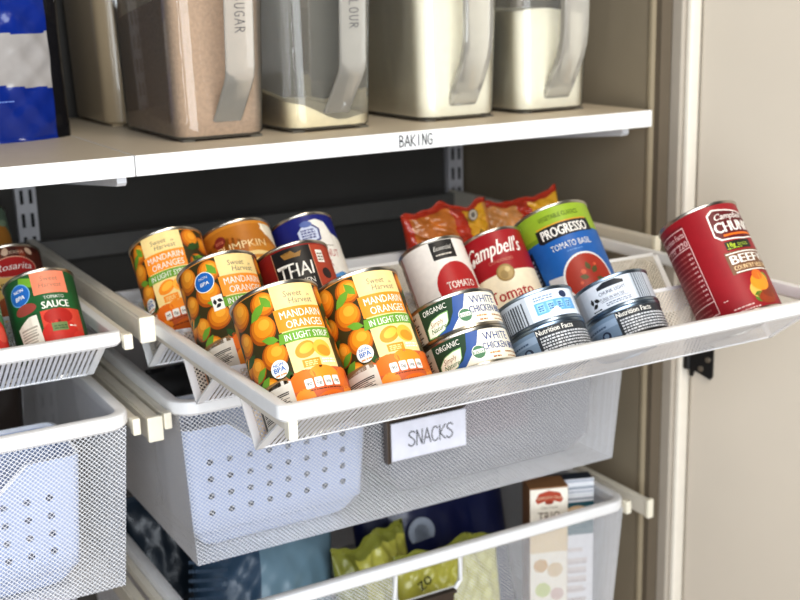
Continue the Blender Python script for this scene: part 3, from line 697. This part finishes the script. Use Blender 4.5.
def make_upright(x, z1, label):
    bm = bmesh.new(); w = .014; yb = .8195; y0 = .806
    box(bm, x - w, x + w, y0, yb, -1.0, z1, 0, .0015)
    o = mesh_obj('slotted_upright', bm, mat('upright_paint', (205, 205, 210), .45)); tag(o, label, 'upright', 'slotted wall uprights')
    bm = bmesh.new(); z = -.9
    while z < z1 - .02:
        for s in (-.006, .006): box(bm, x + s - .0021, x + s + .0021, y0 - .0006, y0 + .002, z, z + .019)
        z += .032
    mesh_obj('slots', bm, mat('slot_dark', (16, 16, 18), .8), o)
make_upright(-.0155, .75, 'slotted white wall upright behind the left can rack')
make_upright(.668, .75, 'slotted white wall upright behind the bags of noodles')

# ------------------------------------------------------------------ closet shell
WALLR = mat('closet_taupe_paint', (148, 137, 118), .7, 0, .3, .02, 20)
WALLB = mat('closet_back_shaded', (82, 80, 77), .8, 0, .2, .03, 20)  # closet paint with the shadow at the back put into the colour
def sbox(name, x0, x1, y0, y1, z0, z1, m, bev=0):
    bm = bmesh.new(); box(bm, x0, x1, y0, y1, z0, z1, 0, bev); return struct(mesh_obj(name, bm, m))
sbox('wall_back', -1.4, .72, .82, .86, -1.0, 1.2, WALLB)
sbox('wall_right', .6885, .735, .372, .82, -1.0, 1.2, WALLR)
sbox('trim_1', .6868, .735, .363, .372, -1.0, 1.2, mat('bead_paint', (156, 144, 122), .6, 0, .3, .02), .003)
sbox('trim_2', .6930, .745, .353, .363, -1.0, 1.2, mat('recess_shade', (110, 100, 86), .8, 0, .2, .02))  # shadow in the step beside the jamb painted as a darker tone
sbox('trim_3', .7100, .760, .334, .353, -1.0, 1.2, mat('jamb_paint', (186, 178, 166), .55, 0, .35, .02), .002)
sbox('trim_4', .7150, .775, .324, .334, -1.0, 1.2, mat('casing_paint', (232, 226, 214), .4, 0, .5, .02), .0045)
sbox('floor', -2.4, 2.6, -3.4, .86, -1.04, -1.0, mat('floor_oak', (150, 124, 98), .5, 0, .4, .1, 9))

door = bpy.data.objects.new('door_1', None); col.objects.link(door); door['kind'] = 'structure'
door.location = (.7285, .318, 0); door.rotation_euler = (0, 0, math.radians(20))
bm = bmesh.new(); box(bm, 0, .035, -.62, 0, -.98, 1.2, 0, .003)
mesh_obj('door_leaf', bm, mat('door_paint', (208, 199, 185), .5, 0, .35, .012, 6), door)
# ------------------------------------------------------------------ shelves, brackets
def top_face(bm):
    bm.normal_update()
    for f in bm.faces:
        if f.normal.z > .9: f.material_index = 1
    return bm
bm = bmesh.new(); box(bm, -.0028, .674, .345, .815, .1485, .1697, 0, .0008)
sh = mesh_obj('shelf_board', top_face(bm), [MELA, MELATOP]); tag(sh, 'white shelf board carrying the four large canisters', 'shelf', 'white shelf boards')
ar = Art(); ar.hand('BAKING', 0, 0, 12.5, P(34, 34, 36), 1, 1.35, pitch=.60)
flat_art('lettering', ar, (.3250, .345, .1530), (1, 0, 0), (0, 0, 1), (0, -1, 0), sh)
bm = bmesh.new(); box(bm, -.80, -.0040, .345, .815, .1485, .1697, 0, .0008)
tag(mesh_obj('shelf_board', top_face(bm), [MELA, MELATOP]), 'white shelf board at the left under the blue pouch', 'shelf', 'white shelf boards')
def bracket(x, label):
    bm = bmesh.new(); w = .005
    pr = [(.372, .1478), (.368, .1460), (.367, .1400), (.371, .1365), (.62, .110), (.805, .085), (.805, .1478)]
    loft(bm, [[(x - w, y, z) for y, z in pr], [(x + w, y, z) for y, z in pr]], True, 0, True, True)
    bmesh.ops.recalc_face_normals(bm, faces=bm.faces)
    tag(mesh_obj('shelf_bracket', bm, mat('bracket_white', (224, 226, 230), .4)), label, 'bracket', 'brackets under the shelves')
bracket(-.012, 'white shelf bracket under the joint of the two shelf boards')
bracket(.650, 'white shelf bracket under the right end of the shelf')

# ------------------------------------------------------------------ hinge on the door
bm = bmesh.new()
hx = -.001
pr = [(-.002, -.128), (-.030, -.128), (-.034, -.132), (-.034, -.183), (-.031, -.187), (-.014, -.180), (-.008, -.178), (-.005, -.187), (-.001, -.185)]
loft(bm, [[(hx, y, z) for y, z in pr], [(hx - .003, y, z) for y, z in pr]], True, 0, True, True)
tube(bm, [(hx - .004, .002, -.176), (hx - .004, .002, -.118)], .005, 12)
bmesh.ops.recalc_face_normals(bm, faces=bm.faces)
hg = mesh_obj('hinge', bm, mat('hinge_black', (26, 25, 25), .45, 0, .5), door)
bm = bmesh.new()
for y, z in ((-.017, -.139), (-.027, -.160), (-.017, -.174)):
    loft(bm, [[(hx - d, y + r * math.cos(2 * PI * k / 14), z + r * math.sin(2 * PI * k / 14)) for k in range(14)] for d, r in ((.003, .0042), (.0046, .0036), (.0050, .002))], True, 0, False, True)
bmesh.ops.recalc_face_normals(bm, faces=bm.faces)
mesh_obj('screws', bm, mat('screw_zinc', (190, 182, 168), .35, 1.0), hg)

# ------------------------------------------------------------------ canisters on the shelf
ZS = .1697
def rbox_loops(x0, x1, y0, y1, R, zs, grow=0.0, n=6):
    out = []
    for z in zs:
        g = grow * (z - zs[0])
        out.append([(x, y, z) for x, y in rrect(x0 - g, x1 + g, y0 - g, y1 + g, R, n)])
    return out
def make_canister(x0, x1, label, word=None, y0=.414, y1=.622, handle=True, body=None, hr=.0):
    H = .285; R = .024; gr = .030
    root = empty('canister', (0, 0, 0)); tag(root, label, 'canister', 'large canisters on the shelf')
    bm = bmesh.new()
    zs = [ZS + .0025 + t for t in (0, .003, .04, .1, .16, .22, H)]
    lp = rbox_loops(x0, x1, y0, y1, R, zs, gr)
    lp[0] = [(x, y, zs[0]) for x, y in rrect(x0 + .003, x1 - .003, y0 + .003, y1 - .003, R - .003, 6)]
    loft(bm, lp, True, 0, True, False)
    for fx in (x0 + .006, x1 - .020):
        for fy in (y0 + .006, y1 - .020): box(bm, fx, fx + .014, fy, fy + .014, ZS, ZS + .0026)
    mesh_obj('body', bm, body or PLASTIC, root, True)
    bm = bmesh.new(); g = gr * H
    loft(bm, [[(x, y, z) for x, y in rrect(x0 - g - d, x1 + g + d, y0 - g - d, y1 + g + d, R + d, 6)] for z, d in ((ZS + H, .003), (ZS + H + .002, .004), (ZS + H + .016, .004), (ZS + H + .018, .001))], True, 0, True, True)
    mesh_obj('lid', bm, mat('canister_lid', (232, 232, 230), .4), root, True)
    if handle:
        xc = (x0 + x1) / 2 + (.004 if not hr else .001); w = .0165 if not hr else .019
        path = [(y0 - .001, ZS + .020), (y0 - .007, ZS + .026), (y0 - .039, ZS + .062), (y0 - .0445, ZS + .070), (y0 - .047, ZS + .080), (y0 - .051, ZS + .14), (y0 - .055, ZS + .19), (y0 - .054, ZS + .205), (y0 - .036, ZS + .218), (y0 - .008, ZS + .226)]
        if hr:   # rounder, deeper handle
            path = [(y0 - .001, ZS + .018), (y0 - .006, ZS + .024), (y0 - .022, ZS + .050), (y0 - .032, ZS + .068), (y0 - .038, ZS + .085), (y0 - .041, ZS + .105), (y0 - .042, ZS + .14), (y0 - .043, ZS + .19), (y0 - .040, ZS + .208), (y0 - .030, ZS + .220), (y0 - .008, ZS + .226)]
        bm = bmesh.new(); th = .0045 + hr; loops = []
        for i, (y, z) in enumerate(path):
            a = Vector((0, *path[max(0, i - 1)])); b = Vector((0, *path[min(len(path) - 1, i + 1)])); t = (b - a).normalized(); nn = Vector((0, t.z, -t.y))
            if nn.y < 0: nn = -nn
            p = Vector((xc, y, z)); q = p + nn * th; e = Vector((.0018, 0, 0)); wv = Vector((w, 0, 0))
            loops.append([p - wv + e, p + wv - e, p + wv + nn * .0015, q + wv - nn * .001, q + wv - e, q - wv + e, q - wv - nn * .001, p - wv + nn * .0015])
        loft(bm, loops, True, 0, True, True); bmesh.ops.recalc_face_normals(bm, faces=bm.faces)
        hd = mesh_obj('handle', bm, PLASTICH, root, True)
        if word:
            ar = Art(); ar.hand(word, 0, -5.5, 11, P(84, 84, 86), 1, .8, pitch=.74)
            n_ = Vector((0, -.112, -.004)).normalized()
            # the strap leans slightly forward towards its top
            dn = Vector((0, .0040, -.062)).normalized(); nr = Vector((1, 0, 0)).cross(dn)
            if nr.y > 0: nr = -nr
            c0 = Vector((xc, y0 - .0507, ZS + .134)) + nr * .0002
            flat_art('lettering', ar, c0, dn, Vector((1, 0, 0)), nr, hd)
    return root
def make_fill(name, x0, x1, hfun, m, label, cat, y0=.414, y1=.622):
    bm = bmesh.new(); I = .0022; N = 14; R = .0218
    zb = ZS + .0055
    base = rrect(x0 + I, x1 - I, y0 + I, y1 - I, R, 5)
    # subdivide the straight runs so the top line can slope and waver
    pts = []
    for i, p in enumerate(base):
        q = base[(i + 1) % len(base)]; L = math.hypot(q[0] - p[0], q[1] - p[1]); k = max(1, int(L / .012))
        for j in range(k): pts.append((p[0] + (q[0] - p[0]) * j / k, p[1] + (q[1] - p[1]) * j / k))
    cx, cy = (x0 + x1) / 2, (y0 + y1) / 2; loops = []
    for t in (0, .25, .5, .75, 1):
        lp = []
        for x, y in pts:
            z = zb + (hfun((x - x0) / (x1 - x0), (y - y0) / (y1 - y0)) - zb) * t; g = 1 + .03 * (z - zb) / ((x1 - x0) / 2)
            lp.append((cx + (x - cx) * g, y, z))
        loops.append(lp)
    for s in (.8, .55, .3, .1):
        lp = []
        for x, y in pts:
            xx, yy = cx + (x - cx) * s, cy + (y - cy) * s; lp.append((xx, yy, hfun((xx - x0) / (x1 - x0), (yy - y0) / (y1 - y0)) + random.uniform(-.0006, .0006)))
        loops.append(lp)
    loft(bm, loops, True, 0, True, True); bmesh.ops.recalc_face_normals(bm, faces=bm.faces)
    return tag(mesh_obj(name, bm, m, None, True), label, cat, None, 'stuff')
SUG = mat('brown_sugar', (190, 158, 128), .9, 0, .2, .12, 260, .4); FLO = mat('flour', (248, 234, 196), .95, 0, .1, .05, 120, .2); FLO2 = mat('white_flour', (255, 247, 226), .95, 0, .1, .03, 120, .1)
make_canister(.0690, .1745, 'clear canister of brown sugar with a lettered handle', 'SUGAR')
make_fill('brown_sugar', .0690, .1745, lambda u, v: ZS + .158 - .03 * v + .006 * math.sin(5 * u) + (.02 if u > .45 else 0), SUG, 'brown sugar filling the canister nearest the blue pouch', 'sugar')
make_canister(.2015, .3105, 'clear canister nearly empty of flour with a lettered handle', 'FLOUR')
make_fill('flour', .2015, .3105, lambda u, v: ZS + .013 + .040 * max(0, 1 - u * 1.6) * (.5 + .5 * v) + .008 * v + .003 * math.sin(9 * u), FLO, 'low heap of cream flour in the nearly empty canister', 'flour')
make_canister(.3765, .4870, 'cream filled canister standing above the shelf lettering', None, hr=.006)
make_fill('flour', .3765, .4870, lambda u, v: ZS + .165 + .01 * v, FLO2, 'cream powder filling the canister above the shelf lettering', 'flour')
make_canister(.5200, .6285, 'canister of white powder at the right end of the shelf', None, hr=.006)
make_fill('flour', .5200, .6285, lambda u, v: ZS + .126 + .004 * math.sin(5 * u), FLO2, 'white powder in the canister at the right end of the shelf', 'flour')
make_canister(.060, .166, 'milky beige canister standing behind the brown sugar canister', None, .645, .812, False, MILKY)

# ------------------------------------------------------------------ bags
def pillow(w, h, d, seed, cfun, mats, name, nx=44, nz=44, crinkle=.004, seal=.05, flatbottom=0.0, top=1.0, ragged=0.0):
    rd = random.Random(seed); ph = [(rd.uniform(5, 26), rd.uniform(-26, 26), rd.uniform(0, 6.28), rd.uniform(.3, 1)) for _ in range(9)]
    def cr(u, v, s): return sum(a * abs(math.sin(fu * u + fv * v + p + s)) for fu, fv, p, a in ph) / 5 - .45
    bm = bmesh.new()
    for s in (-1, 1):
        g = []
        for j in range(nz + 1):
            v = j / nz; row = []
            for i in range(nx + 1):
                u = i / nx
                pu = (1 - (2 * u - 1) ** 2) ** .55 if 0 < u < 1 else 0
                vv = min(1, max(0, (v - seal) / (1 - 2 * seal)))
                lo = 1 - (1 - flatbottom) * (1 - min(1, vv * 2.2)) ** 2
                hi = 1 - top * max(0, (vv - .35) / .65) ** 1.6
                th = d / 2 * pu * max(0, min(lo, hi)) if flatbottom else d / 2 * pu * (1 - (2 * vv - 1) ** 2) ** .5
                yy = s * th + crinkle * cr(u, v, s) * min(1, 8 * u, 8 * (1 - u), 6 * (1 - v) + .2) * (1 if th > 1e-4 else .5)
                zz = v * h + .25 * crinkle * cr(v, u, 1) + ragged * v * v * (math.sin(6.3 * u + ph[0][2]) * .5 + math.sin(13.7 * u + ph[1][2]) * .35 + math.sin(29 * u + ph[2][2]) * .15)
                row.append(bm.verts.new(((u - .5) * w * (1 - .03 * math.sin(PI * v)), yy if v > 0 else s * th, zz if v > 0 else 0)))
            g.append(row)
        for j in range(nz):
            for i in range(nx):
                q = (g[j][i], g[j][i + 1], g[j + 1][i + 1], g[j + 1][i]); q = q if s < 0 else q[::-1]
                f = bm.faces.new(q); f.material_index = cfun((i + .5) / nx, (j + .5) / nz, s); f.smooth = True
    bmesh.ops.remove_doubles(bm, verts=bm.verts, dist=1e-5)
    return mesh_obj(name, bm, mats, None, False)
def place(o, loc, rot=(0, 0, 0)):
    o.location = loc; o.rotation_euler = [math.radians(a) for a in rot]; return o
FB = mat('foil_blue', (12, 44, 132), .22, 0, .6, .06, 14, 0, .4); FBK = mat('foil_black', (22, 22, 26), .2, 0, .6, .05); FCL = mat('pouch_window_grey', (168, 164, 162), .2, 0, .6, .10, 26, 0, .4)
def cf(u, v, s):
    if u > .90: return 1
    b0 = .235 + .02 * math.sin(4 * u + .6); b1 = .455 + .006 * math.sin(6 * u)
    return 2 if b0 < v < b1 else 0
pouch = pillow(.215, .265, .085, 3, cf, [FB, FBK, FCL], 'stand_up_pouch', 60, 130, .006, .02, .8, .8)
place(pouch, (-.109, .585, ZS), (0, 0, 4)); tag(pouch, 'shiny blue stand-up pouch with a grey window band on the left shelf', 'pouch')
ar = Art(); ar.lines(-14, 32, 46, 48, 1, P(120, 150, 220), 1, 4, .6); 
flat_art('small_print', ar, (0.0, -.0455, 0), (1, 0, 0), (0, 0, 1), (0, -1, 0), pouch)

RO = mat('noodle_bag_orange', (190, 112, 42), .25, 0, .6, .25, 60, .3, .3); RR = mat('noodle_bag_red', (186, 54, 28), .25, 0, .6, .06, 30, 0, .3); RY = mat('noodle_bag_yellow', (236, 178, 44), .25, 0, .6, .06, 30, 0, .3); RN = mat('noodle_bag_tan', (214, 150, 84), .3, 0, .5, .2, 70, .3, .3)
def cr1(u, v, s):
    if v > .90 or v < .05 or u < .07: return 1
    if .50 < u < .66: return 1
    if u >= .66 and u < .93: return 2
    return 0 if u < .66 else 3
b1 = pillow(.136, .082, .050, 11, cr1, [RO, RR, RY, RN], 'noodle_bag', crinkle=.014, seal=.05, ragged=.010)
place(b1, (.434, .440, -.024), (-9, -5, 6)); tag(b1, 'crinkled orange noodle bag with red edge behind the white tomato soup can', 'bag', 'noodle bags at the back of the rack')
ar = Art(); ar.text('Maruchan', 41, 22, 13, P(30, 28, 26), 2, .03, .7, .3, 68, 'C', 46); ar.ell(37, 66, 7.5, 7.5, P(100, 96, 92), 2); ar.ell(37, 66, 6, 6, P(206, 196, 180), 3); ar.ell(37, 66, 3.8, 3.8, P(110, 104, 98), 4)
flat_art('lettering', ar, (-.012, -.0250, 0), (1, 0, 0), (0, 0, 1), (0, -1, 0), b1)
def cr2(u, v, s):
    if v > .92 or v < .05: return 1
    if .42 < u < .56: return 1
    if u >= .56: return 2
    return 3
b2 = pillow(.118, .085, .046, 24, cr2, [RO, RR, RY, RN], 'noodle_bag', crinkle=.014, seal=.05, ragged=.006)
place(b2, (.566, .456, -.031), (-10, -7, -4)); tag(b2, 'yellow and red noodle bag behind the green and blue soup can', 'bag', 'noodle bags at the back of the rack')

# ------------------------------------------------------------------ bins and packets in the deep drawers
def make_bin(x0, x1, y0, y1, zb, zt, mats, label, group, scoop=True, holes=True):
    bm = bmesh.new(); uvl = bm.loops.layers.uv.new('UVMap'); R = .013; NB = 40
    def loop(i, z):
        pts = []
        for x, y in rrect(x0 + i, x1 - i, y0 + i, y1 - i, max(R - i * .3, .004), 5): pts.append((x, y))
        # densify the front edge (y low, from the left corner to the right corner)
        out = []
        n = len(pts)
        for k, p in enumerate(pts):
            out.append((p[0], p[1], z))
            if k == n - 1:
                q = pts[0]
                for j in range(1, NB): out.append((p[0] + (q[0] - p[0]) * j / NB, p[1] + (q[1] - p[1]) * j / NB, z))
        return out
    def sc(x):
        if not scoop: return 0
        a = min(x - x0, x1 - x)
        return .030 * min(1, max(0, (a - .052) / .035))
    zs = [(.060, zb), (.036, zb + .0004), (.027, zb + .006), (.017, zb + .018), (.011, zb + .028), (.008, zb + .03)] + [(.008 * (1 - t), zb + .03 + (zt - zb - .03) * t) for t in (.2, .4, .6, .8, .9, 1)]
    loops = []
    for i, z in zs:
        lp = loop(i, z); t = max(0, (z - zb - .03) / (zt - zb - .03))
        m = len(lp)
        lp = [(x, y, zz - (sc(x) * t if y < y0 + .02 else 0)) for x, y, zz in lp]
        loops.append(lp)
    vl = [[bm.verts.new(p) for p in lp] for lp in loops]; n = len(vl[0])
    bm.faces.new(list(reversed(vl[0])))
    for a_ in range(len(vl) - 1):
        for j in range(n):
            f = bm.faces.new((vl[a_][j], vl[a_][(j + 1) % n], vl[a_ + 1][(j + 1) % n], vl[a_ + 1][j]))
            f.smooth = True
            front = j >= n - NB and holes
            for l in f.loops: l[uvl].uv = ((l.vert.co.x - .0109) * 1000, (-.1124 - l.vert.co.z) * 1000) if front else (0, 0)
    b = mesh_obj('storage_bin', bm, mats)
    tag(b, label, 'bin', group)
    bm = bmesh.new(); top = loops[-1]
    loft(bm, [[(x, y, z + .0005) for x, y, z in top], [(x + (.0025 if x < (x0 + x1) / 2 else -.0025), y + (.0025 if y < (y0 + y1) / 2 else -.0025), z + .0005) for x, y, z in top],
              [(x + (.0025 if x < (x0 + x1) / 2 else -.0025), y + (.0025 if y < (y0 + y1) / 2 else -.0025), z - .004) for x, y, z in top]], True, 0)
    mesh_obj('bin_rim', bm, BINP, b)
    return b
zbm = ZM - .192 + .001
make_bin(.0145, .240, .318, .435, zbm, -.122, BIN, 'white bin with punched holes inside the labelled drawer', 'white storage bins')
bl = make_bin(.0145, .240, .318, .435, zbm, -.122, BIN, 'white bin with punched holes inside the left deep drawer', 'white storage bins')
bl.location = (-.331, 0, -.008 + .008)
SEMI = clear_mat('frosted_bin_plastic', (128, 132, 144), .7, .3)
make_bin(.272, .582, .330, .62, zbm, -.118, SEMI, 'frosted bin behind the name card in the labelled drawer', 'white storage bins', False, False)
pk = pillow(.12, .13, .05, 31, lambda u, v, s: 0 if .35 < v < .75 else 1, [mat('packet_red', (206, 60, 60), .3), mat('packet_white', (226, 220, 220), .3)], 'snack_packet')
place(pk, (.45, .375, zbm + .004), (-8, 0, 0)); tag(pk, 'red and white snack packet seen dimly through the frosted bin', 'packet')

CH = mat('filler_charcoal', (30, 29, 31), .45, 0, .4, .15, 30); CH2 = mat('filler_dark_brown', (52, 42, 36), .45, 0, .4, .15, 30)  # for dark packets added to keep the drawer interiors dim
for x_, y_, w_, m_, rz_, lb in ((.132, .490, .20, CH, 2, 'black packet added to darken the labelled drawer behind the punched bin'), (.365, .680, .20, CH2, -2, 'dark brown packet added to darken the drawer behind the frosted bin'),
                            (-.520, .620, .22, CH, 3, 'black packet added to darken the back of the left deep drawer'), (-.195, .600, .215, CH2, -3, 'dark brown packet added to darken the left deep drawer behind its bin')):
    q = pillow(w_, .172, .06, int(x_ * 1000) % 97 + 5, lambda u, v, s: 0, [m_], 'snack_packet', 30, 30)
    place(q, (x_, y_, zbm + .002), (0, 0, rz_)); tag(q, lb, 'packet', 'dark packets added inside the deep drawers')

# ------------------------------------------------------------------ name card and holders
BRZ = mat('bronze_metal', (112, 102, 94), .4, .8, .5, .04)
def holder(z0, z1, x0, x1, y, label, tabs=True):
    bm = bmesh.new(); box(bm, x0, x1, y, y + .003, z0, z1, 0, .0006); box(bm, x0 - .002, x1, y - .0075, y + .001, z1 - .0005, z1 + .003, 0, .0006); box(bm, x0 - .0035, x0 + .001, y - .0075, y + .001, z0, z1, 0, .0006); box(bm, x0, x1, y - .0045, y + .001, z0, z0 + .0012, 0, .0003)
    for xx in (x0 + .02, x1 - .03) if tabs else (): box(bm, xx, xx + .010, y + .002, y + .0042, z1 - .004, z1 + .040, 0, .0005)
    o = mesh_obj('label_holder', bm, BRZ); tag(o, label, 'label holder', 'bronze label holders'); return o
h1 = holder(-.2000, -.1495, .2500, .3535, .2985, 'bronze holder with the lettered name card on the drawer front')
bm = bmesh.new(); xs = (.2528, .3535)
pr = [(.2955, -.1985), (.2935, -.1995), (.2925, -.1975), (.2928, -.1535), (.2940, -.1530), (.2955, -.1535)]
loft(bm, [[(xs[0], y, z) for y, z in pr], [(xs[1], y, z) for y, z in pr]], True, 0, True, True); bmesh.ops.recalc_face_normals(bm, faces=bm.faces)
cd = mesh_obj('name_card', bm, mat('card_white', (226, 228, 240), .45), h1)
ar = Art(); ar.hand('SNACKS', 0, -9, 18.0, P(42, 42, 46), 1, 1.25, pitch=.57)
flat_art('lettering', ar, (.3055, .2924, -.1755), (1, 0, 0), (0, 0, 1), (0, -1, 0), cd)
h2 = holder(-.437, -.3865, .2520, .338, .3000, 'bronze label holder below the cut-out of the lowest drawer', False)

# ------------------------------------------------------------------ contents of the lowest drawer
zf = ZL - .21 + .0015
def carton(x0, x1, y0, y1, z0, z1, m, label, cat='box', rz=-20):
    bm = bmesh.new(); box(bm, 0, x1 - x0, 0, y1 - y0, z0, z1, 0, .0006)
    o = mesh_obj('carton', bm, m); o.location = (x0, y0, 0); o.rotation_euler = (0, 0, math.radians(rz)); tag(o, label, cat, 'cartons in the lowest drawer'); return o
c1 = carton(.4870, .5390, .350, .386, zf, -.307, mat('carton_brown', (150, 108, 70), .5), 'cookie carton with a white front printed TRIO', 'box')
ar = Art(); h = 248
ar.rect(.6, 68.4, 0, h - 1, P(238, 232, 220), 1); ar.rect(.6, 68.4, 150, 198, P(222, 200, 160), 2); ar.rect(.6, 68.4, 186, 196, P(232, 218, 190), 3)
ar.poly([(10, 230), (14, 225), (26, 228), (44, 228), (56, 225), (60, 230), (54, 240), (34, 244), (16, 240)], P(176, 74, 50), 3); ar.text('PEPPERIDGE FARM', 35, 231.5, 6.4, P(246, 226, 196), 4, .01, .8, 0, 0, 'C', 43, .003)
ar.ell(35, 226, 8, 3, P(150, 60, 40), 4); ar.text('Chocolate', 35, 217, 5, P(110, 90, 76), 4, 0, .9, 0, 0, 'C', 30); ar.text('TRIO', 35, 198, 20, P(96, 72, 52), 4, -.004, .75, 0, 0, 'C', 40)
for x, y, r, m in ((20, 130, 13, (206, 168, 110)), (46, 122, 14, (214, 190, 150)), (24, 92, 14, (196, 206, 130)), (50, 84, 12, (206, 180, 170)), (20, 54, 13, (198, 190, 196)), (48, 44, 14, (214, 160, 130)), (30, 20, 12, (190, 180, 180))): ar.ell(x, y, r, r * .8, P(*m), 3)
flat_art('printed_front', ar, (0, 0, zf), (.752, 0, 0), (0, 0, .93), (0, -1, 0), c1)
c2 = carton(.5375, .5845, .355, .375, zf, -.308, mat('carton_navy', (38, 48, 62), .4), 'silver and teal carton at the right end of the lowest drawer')
ar = Art(); ar.rect(.6, 54, 0, 230, P(226, 226, 230), 1)
for i in range(6): ar.rect(.6, 54, 200 + i * 5.0, 200 + i * 5.0 + 3 + (i % 2), P(*((150, 158, 168), (216, 220, 224), (176, 182, 192))[i % 3]), 2)
ar.rect(.6, 54, 150, 197, P(28, 84, 96), 3); ar.ell(28, 179, 21, 13, P(206, 176, 140), 4); ar.ell(28, 179, 16, 9, P(222, 198, 164), 5); ar.bars(10, 46, 20, 140, 8, P(214, 206, 204), 2, True, 4); ar.lines(12, 44, 40, 120, 6, P(190, 180, 178), 3, 4, .3)
flat_art('printed_front', ar, (0, 0, zf), (.9, 0, 0), (0, 0, 1), (0, -1, 0), c2)
BB = mat('bag_pale_blue', (118, 146, 162), .35, 0, .5, .06, 20, 0, .2); BB2 = mat('bag_deep_blue', (48, 74, 98), .35, 0, .5, .12, 40, 0, .2); YG = mat('bag_lime', (190, 186, 84), .3, 0, .5, .08, 24, 0, .3); YG2 = mat('bag_olive', (132, 134, 56), .3, 0, .5, .1, 24, 0, .3); NVB = mat('bag_navy', (20, 28, 72), .3, 0, .5, .08, 24, 0, .3)
g1 = pillow(.190, .222, .09, 41, lambda u, v, s: 1 if u < .42 else 0, [BB, BB2], 'snack_bag', crinkle=.006)
place(g1, (.131, .415, zf + .022), (-24, 10, -6)); tag(g1, 'pale blue bag with dark blue stripes in the lowest drawer', 'bag', 'bags in the lowest drawer')
ar = Art(); ar.lines(-110, -62, 60, 190, 12, P(36, 60, 84), 1, 6, .4)
flat_art('small_print', ar, (0, -.046, 0), (1, 0, 0), (0, 0, 1), (0, -1, 0), g1)
g5 = pillow(.17, .225, .07, 67, lambda u, v, s: 0, [mat('bag_dark_teal', (34, 48, 62), .35, 0, .5, .15, 30, 0, .2)], 'snack_bag', crinkle=.008)
place(g5, (.112, .585, zf + .004), (-12, 0, 3)); tag(g5, 'dark teal bag standing behind the pale blue bag', 'bag', 'bags in the lowest drawer')
g2 = pillow(.125, .182, .065, 47, lambda u, v, s: 1 if u < .25 or v > .9 else 0, [YG, YG2], 'snack_bag', crinkle=.018, ragged=.010)
place(g2, (.296, .398, zf + .004), (-10, 0, 14)); tag(g2, 'crumpled lime green bag standing next to the pale blue bag', 'bag', 'bags in the lowest drawer')
g3 = pillow(.150, .170, .055, 53, lambda u, v, s: 1 if v > .93 else 0, [YG, YG2], 'snack_bag', crinkle=.015, ragged=.009)
place(g3, (.372, .350, zf + .004), (-10, 0, -4)); tag(g3, 'lime green bag behind the front cut-out of the lowest drawer', 'bag', 'bags in the lowest drawer')
ar = Art(); ar.text('ZO', -44, 132, 17, P(40, 50, 30), 1, .02, .8, 0, 30); flat_art('lettering', ar, (0, -.030, 0), (1, 0, 0), (0, 0, 1), (0, -1, 0), g3)
g4 = pillow(.24, .25, .08, 59, lambda u, v, s: 0, [NVB], 'snack_bag', crinkle=.006)
place(g4, (.425, .47, zf + .004), (-14, 0, -4)); tag(g4, 'navy blue bag with a pale curl behind the lime green bags', 'bag', 'bags in the lowest drawer')
ar = Art()
ar.poly([(-34 + 20 * math.cos(math.radians(q)) * (1 if q < 300 else .9), 140 + 20 * math.sin(math.radians(q))) for q in range(-30, 230, 12)] + [(-34 + 11 * math.cos(math.radians(q)), 140 + 11 * math.sin(math.radians(q))) for q in range(228, -31, -12)], P(168, 176, 190), 1)
flat_art('lettering', ar, (0, -.041, 0), (1, 0, 0), (0, 0, 1), (0, -1, 0), g4)

# ------------------------------------------------------------------ light
w = bpy.data.worlds.new('room'); scene.world = w; w.use_nodes = True
w.node_tree.nodes['Background'].inputs[0].default_value = (.86, .92, 1.0, 1); w.node_tree.nodes['Background'].inputs[1].default_value = .05
def area(name, loc, target, sx, sy, power, color):
    l = bpy.data.lights.new(name, 'AREA'); l.shape = 'RECTANGLE'; l.size = sx; l.size_y = sy; l.energy = power; l.color = color
    o = bpy.data.objects.new(name, l); col.objects.link(o); o.location = loc
    o.rotation_euler = (Vector(target) - Vector(loc)).to_track_quat('-Z', 'Y').to_euler()
    return o
area('window_light', (-.35, -1.65, .22), (.25, .2, -.1), 1.5, 1.95, 58, (.90, .95, 1.0))
area('corner_highlight_strip', (-1.75, -1.5, .35), (0, .45, .2), .10, 1.5, 7, (.92, .96, 1.0))  # added strip lamp, out of view, for narrow highlights on canister corners
area('ceiling_light', (.3, -1.0, 1.7), (.3, .2, 0), .7, .7, 22, (1.0, .90, .76))

# ------------------------------------------------------------------ camera
cam = bpy.data.cameras.new('camera'); co = bpy.data.objects.new('camera', cam); col.objects.link(co)
cam.sensor_width = 36; cam.lens = 1201.95 * 36 / 800; cam.clip_start = .05
R_ = Vector((0.8682, -0.4956, -0.0258)); U_ = Vector((0.143, 0.2, 0.9693)); W_ = Vector((0.4752, 0.8452, -0.2445))
W_.normalize(); R_ = (R_ - W_ * R_.dot(W_)).normalized(); U_ = R_.cross(W_)
co.matrix_world = Matrix(((R_.x, U_.x, -W_.x, -.3667 * -1 * 0 - .3667), (R_.y, U_.y, -W_.y, -.8378), (R_.z, U_.z, -W_.z, .3176), (0, 0, 0, 1)))
cam.dof.use_dof = True; cam.dof.focus_distance = 1.02; cam.dof.aperture_fstop = 8.0
scene.camera = co
scene.view_settings.view_transform = 'Standard'
scene.view_settings.gamma = 0.88
scene.view_settings.exposure = 0.08
scene.cycles.transparent_max_bounces = 20
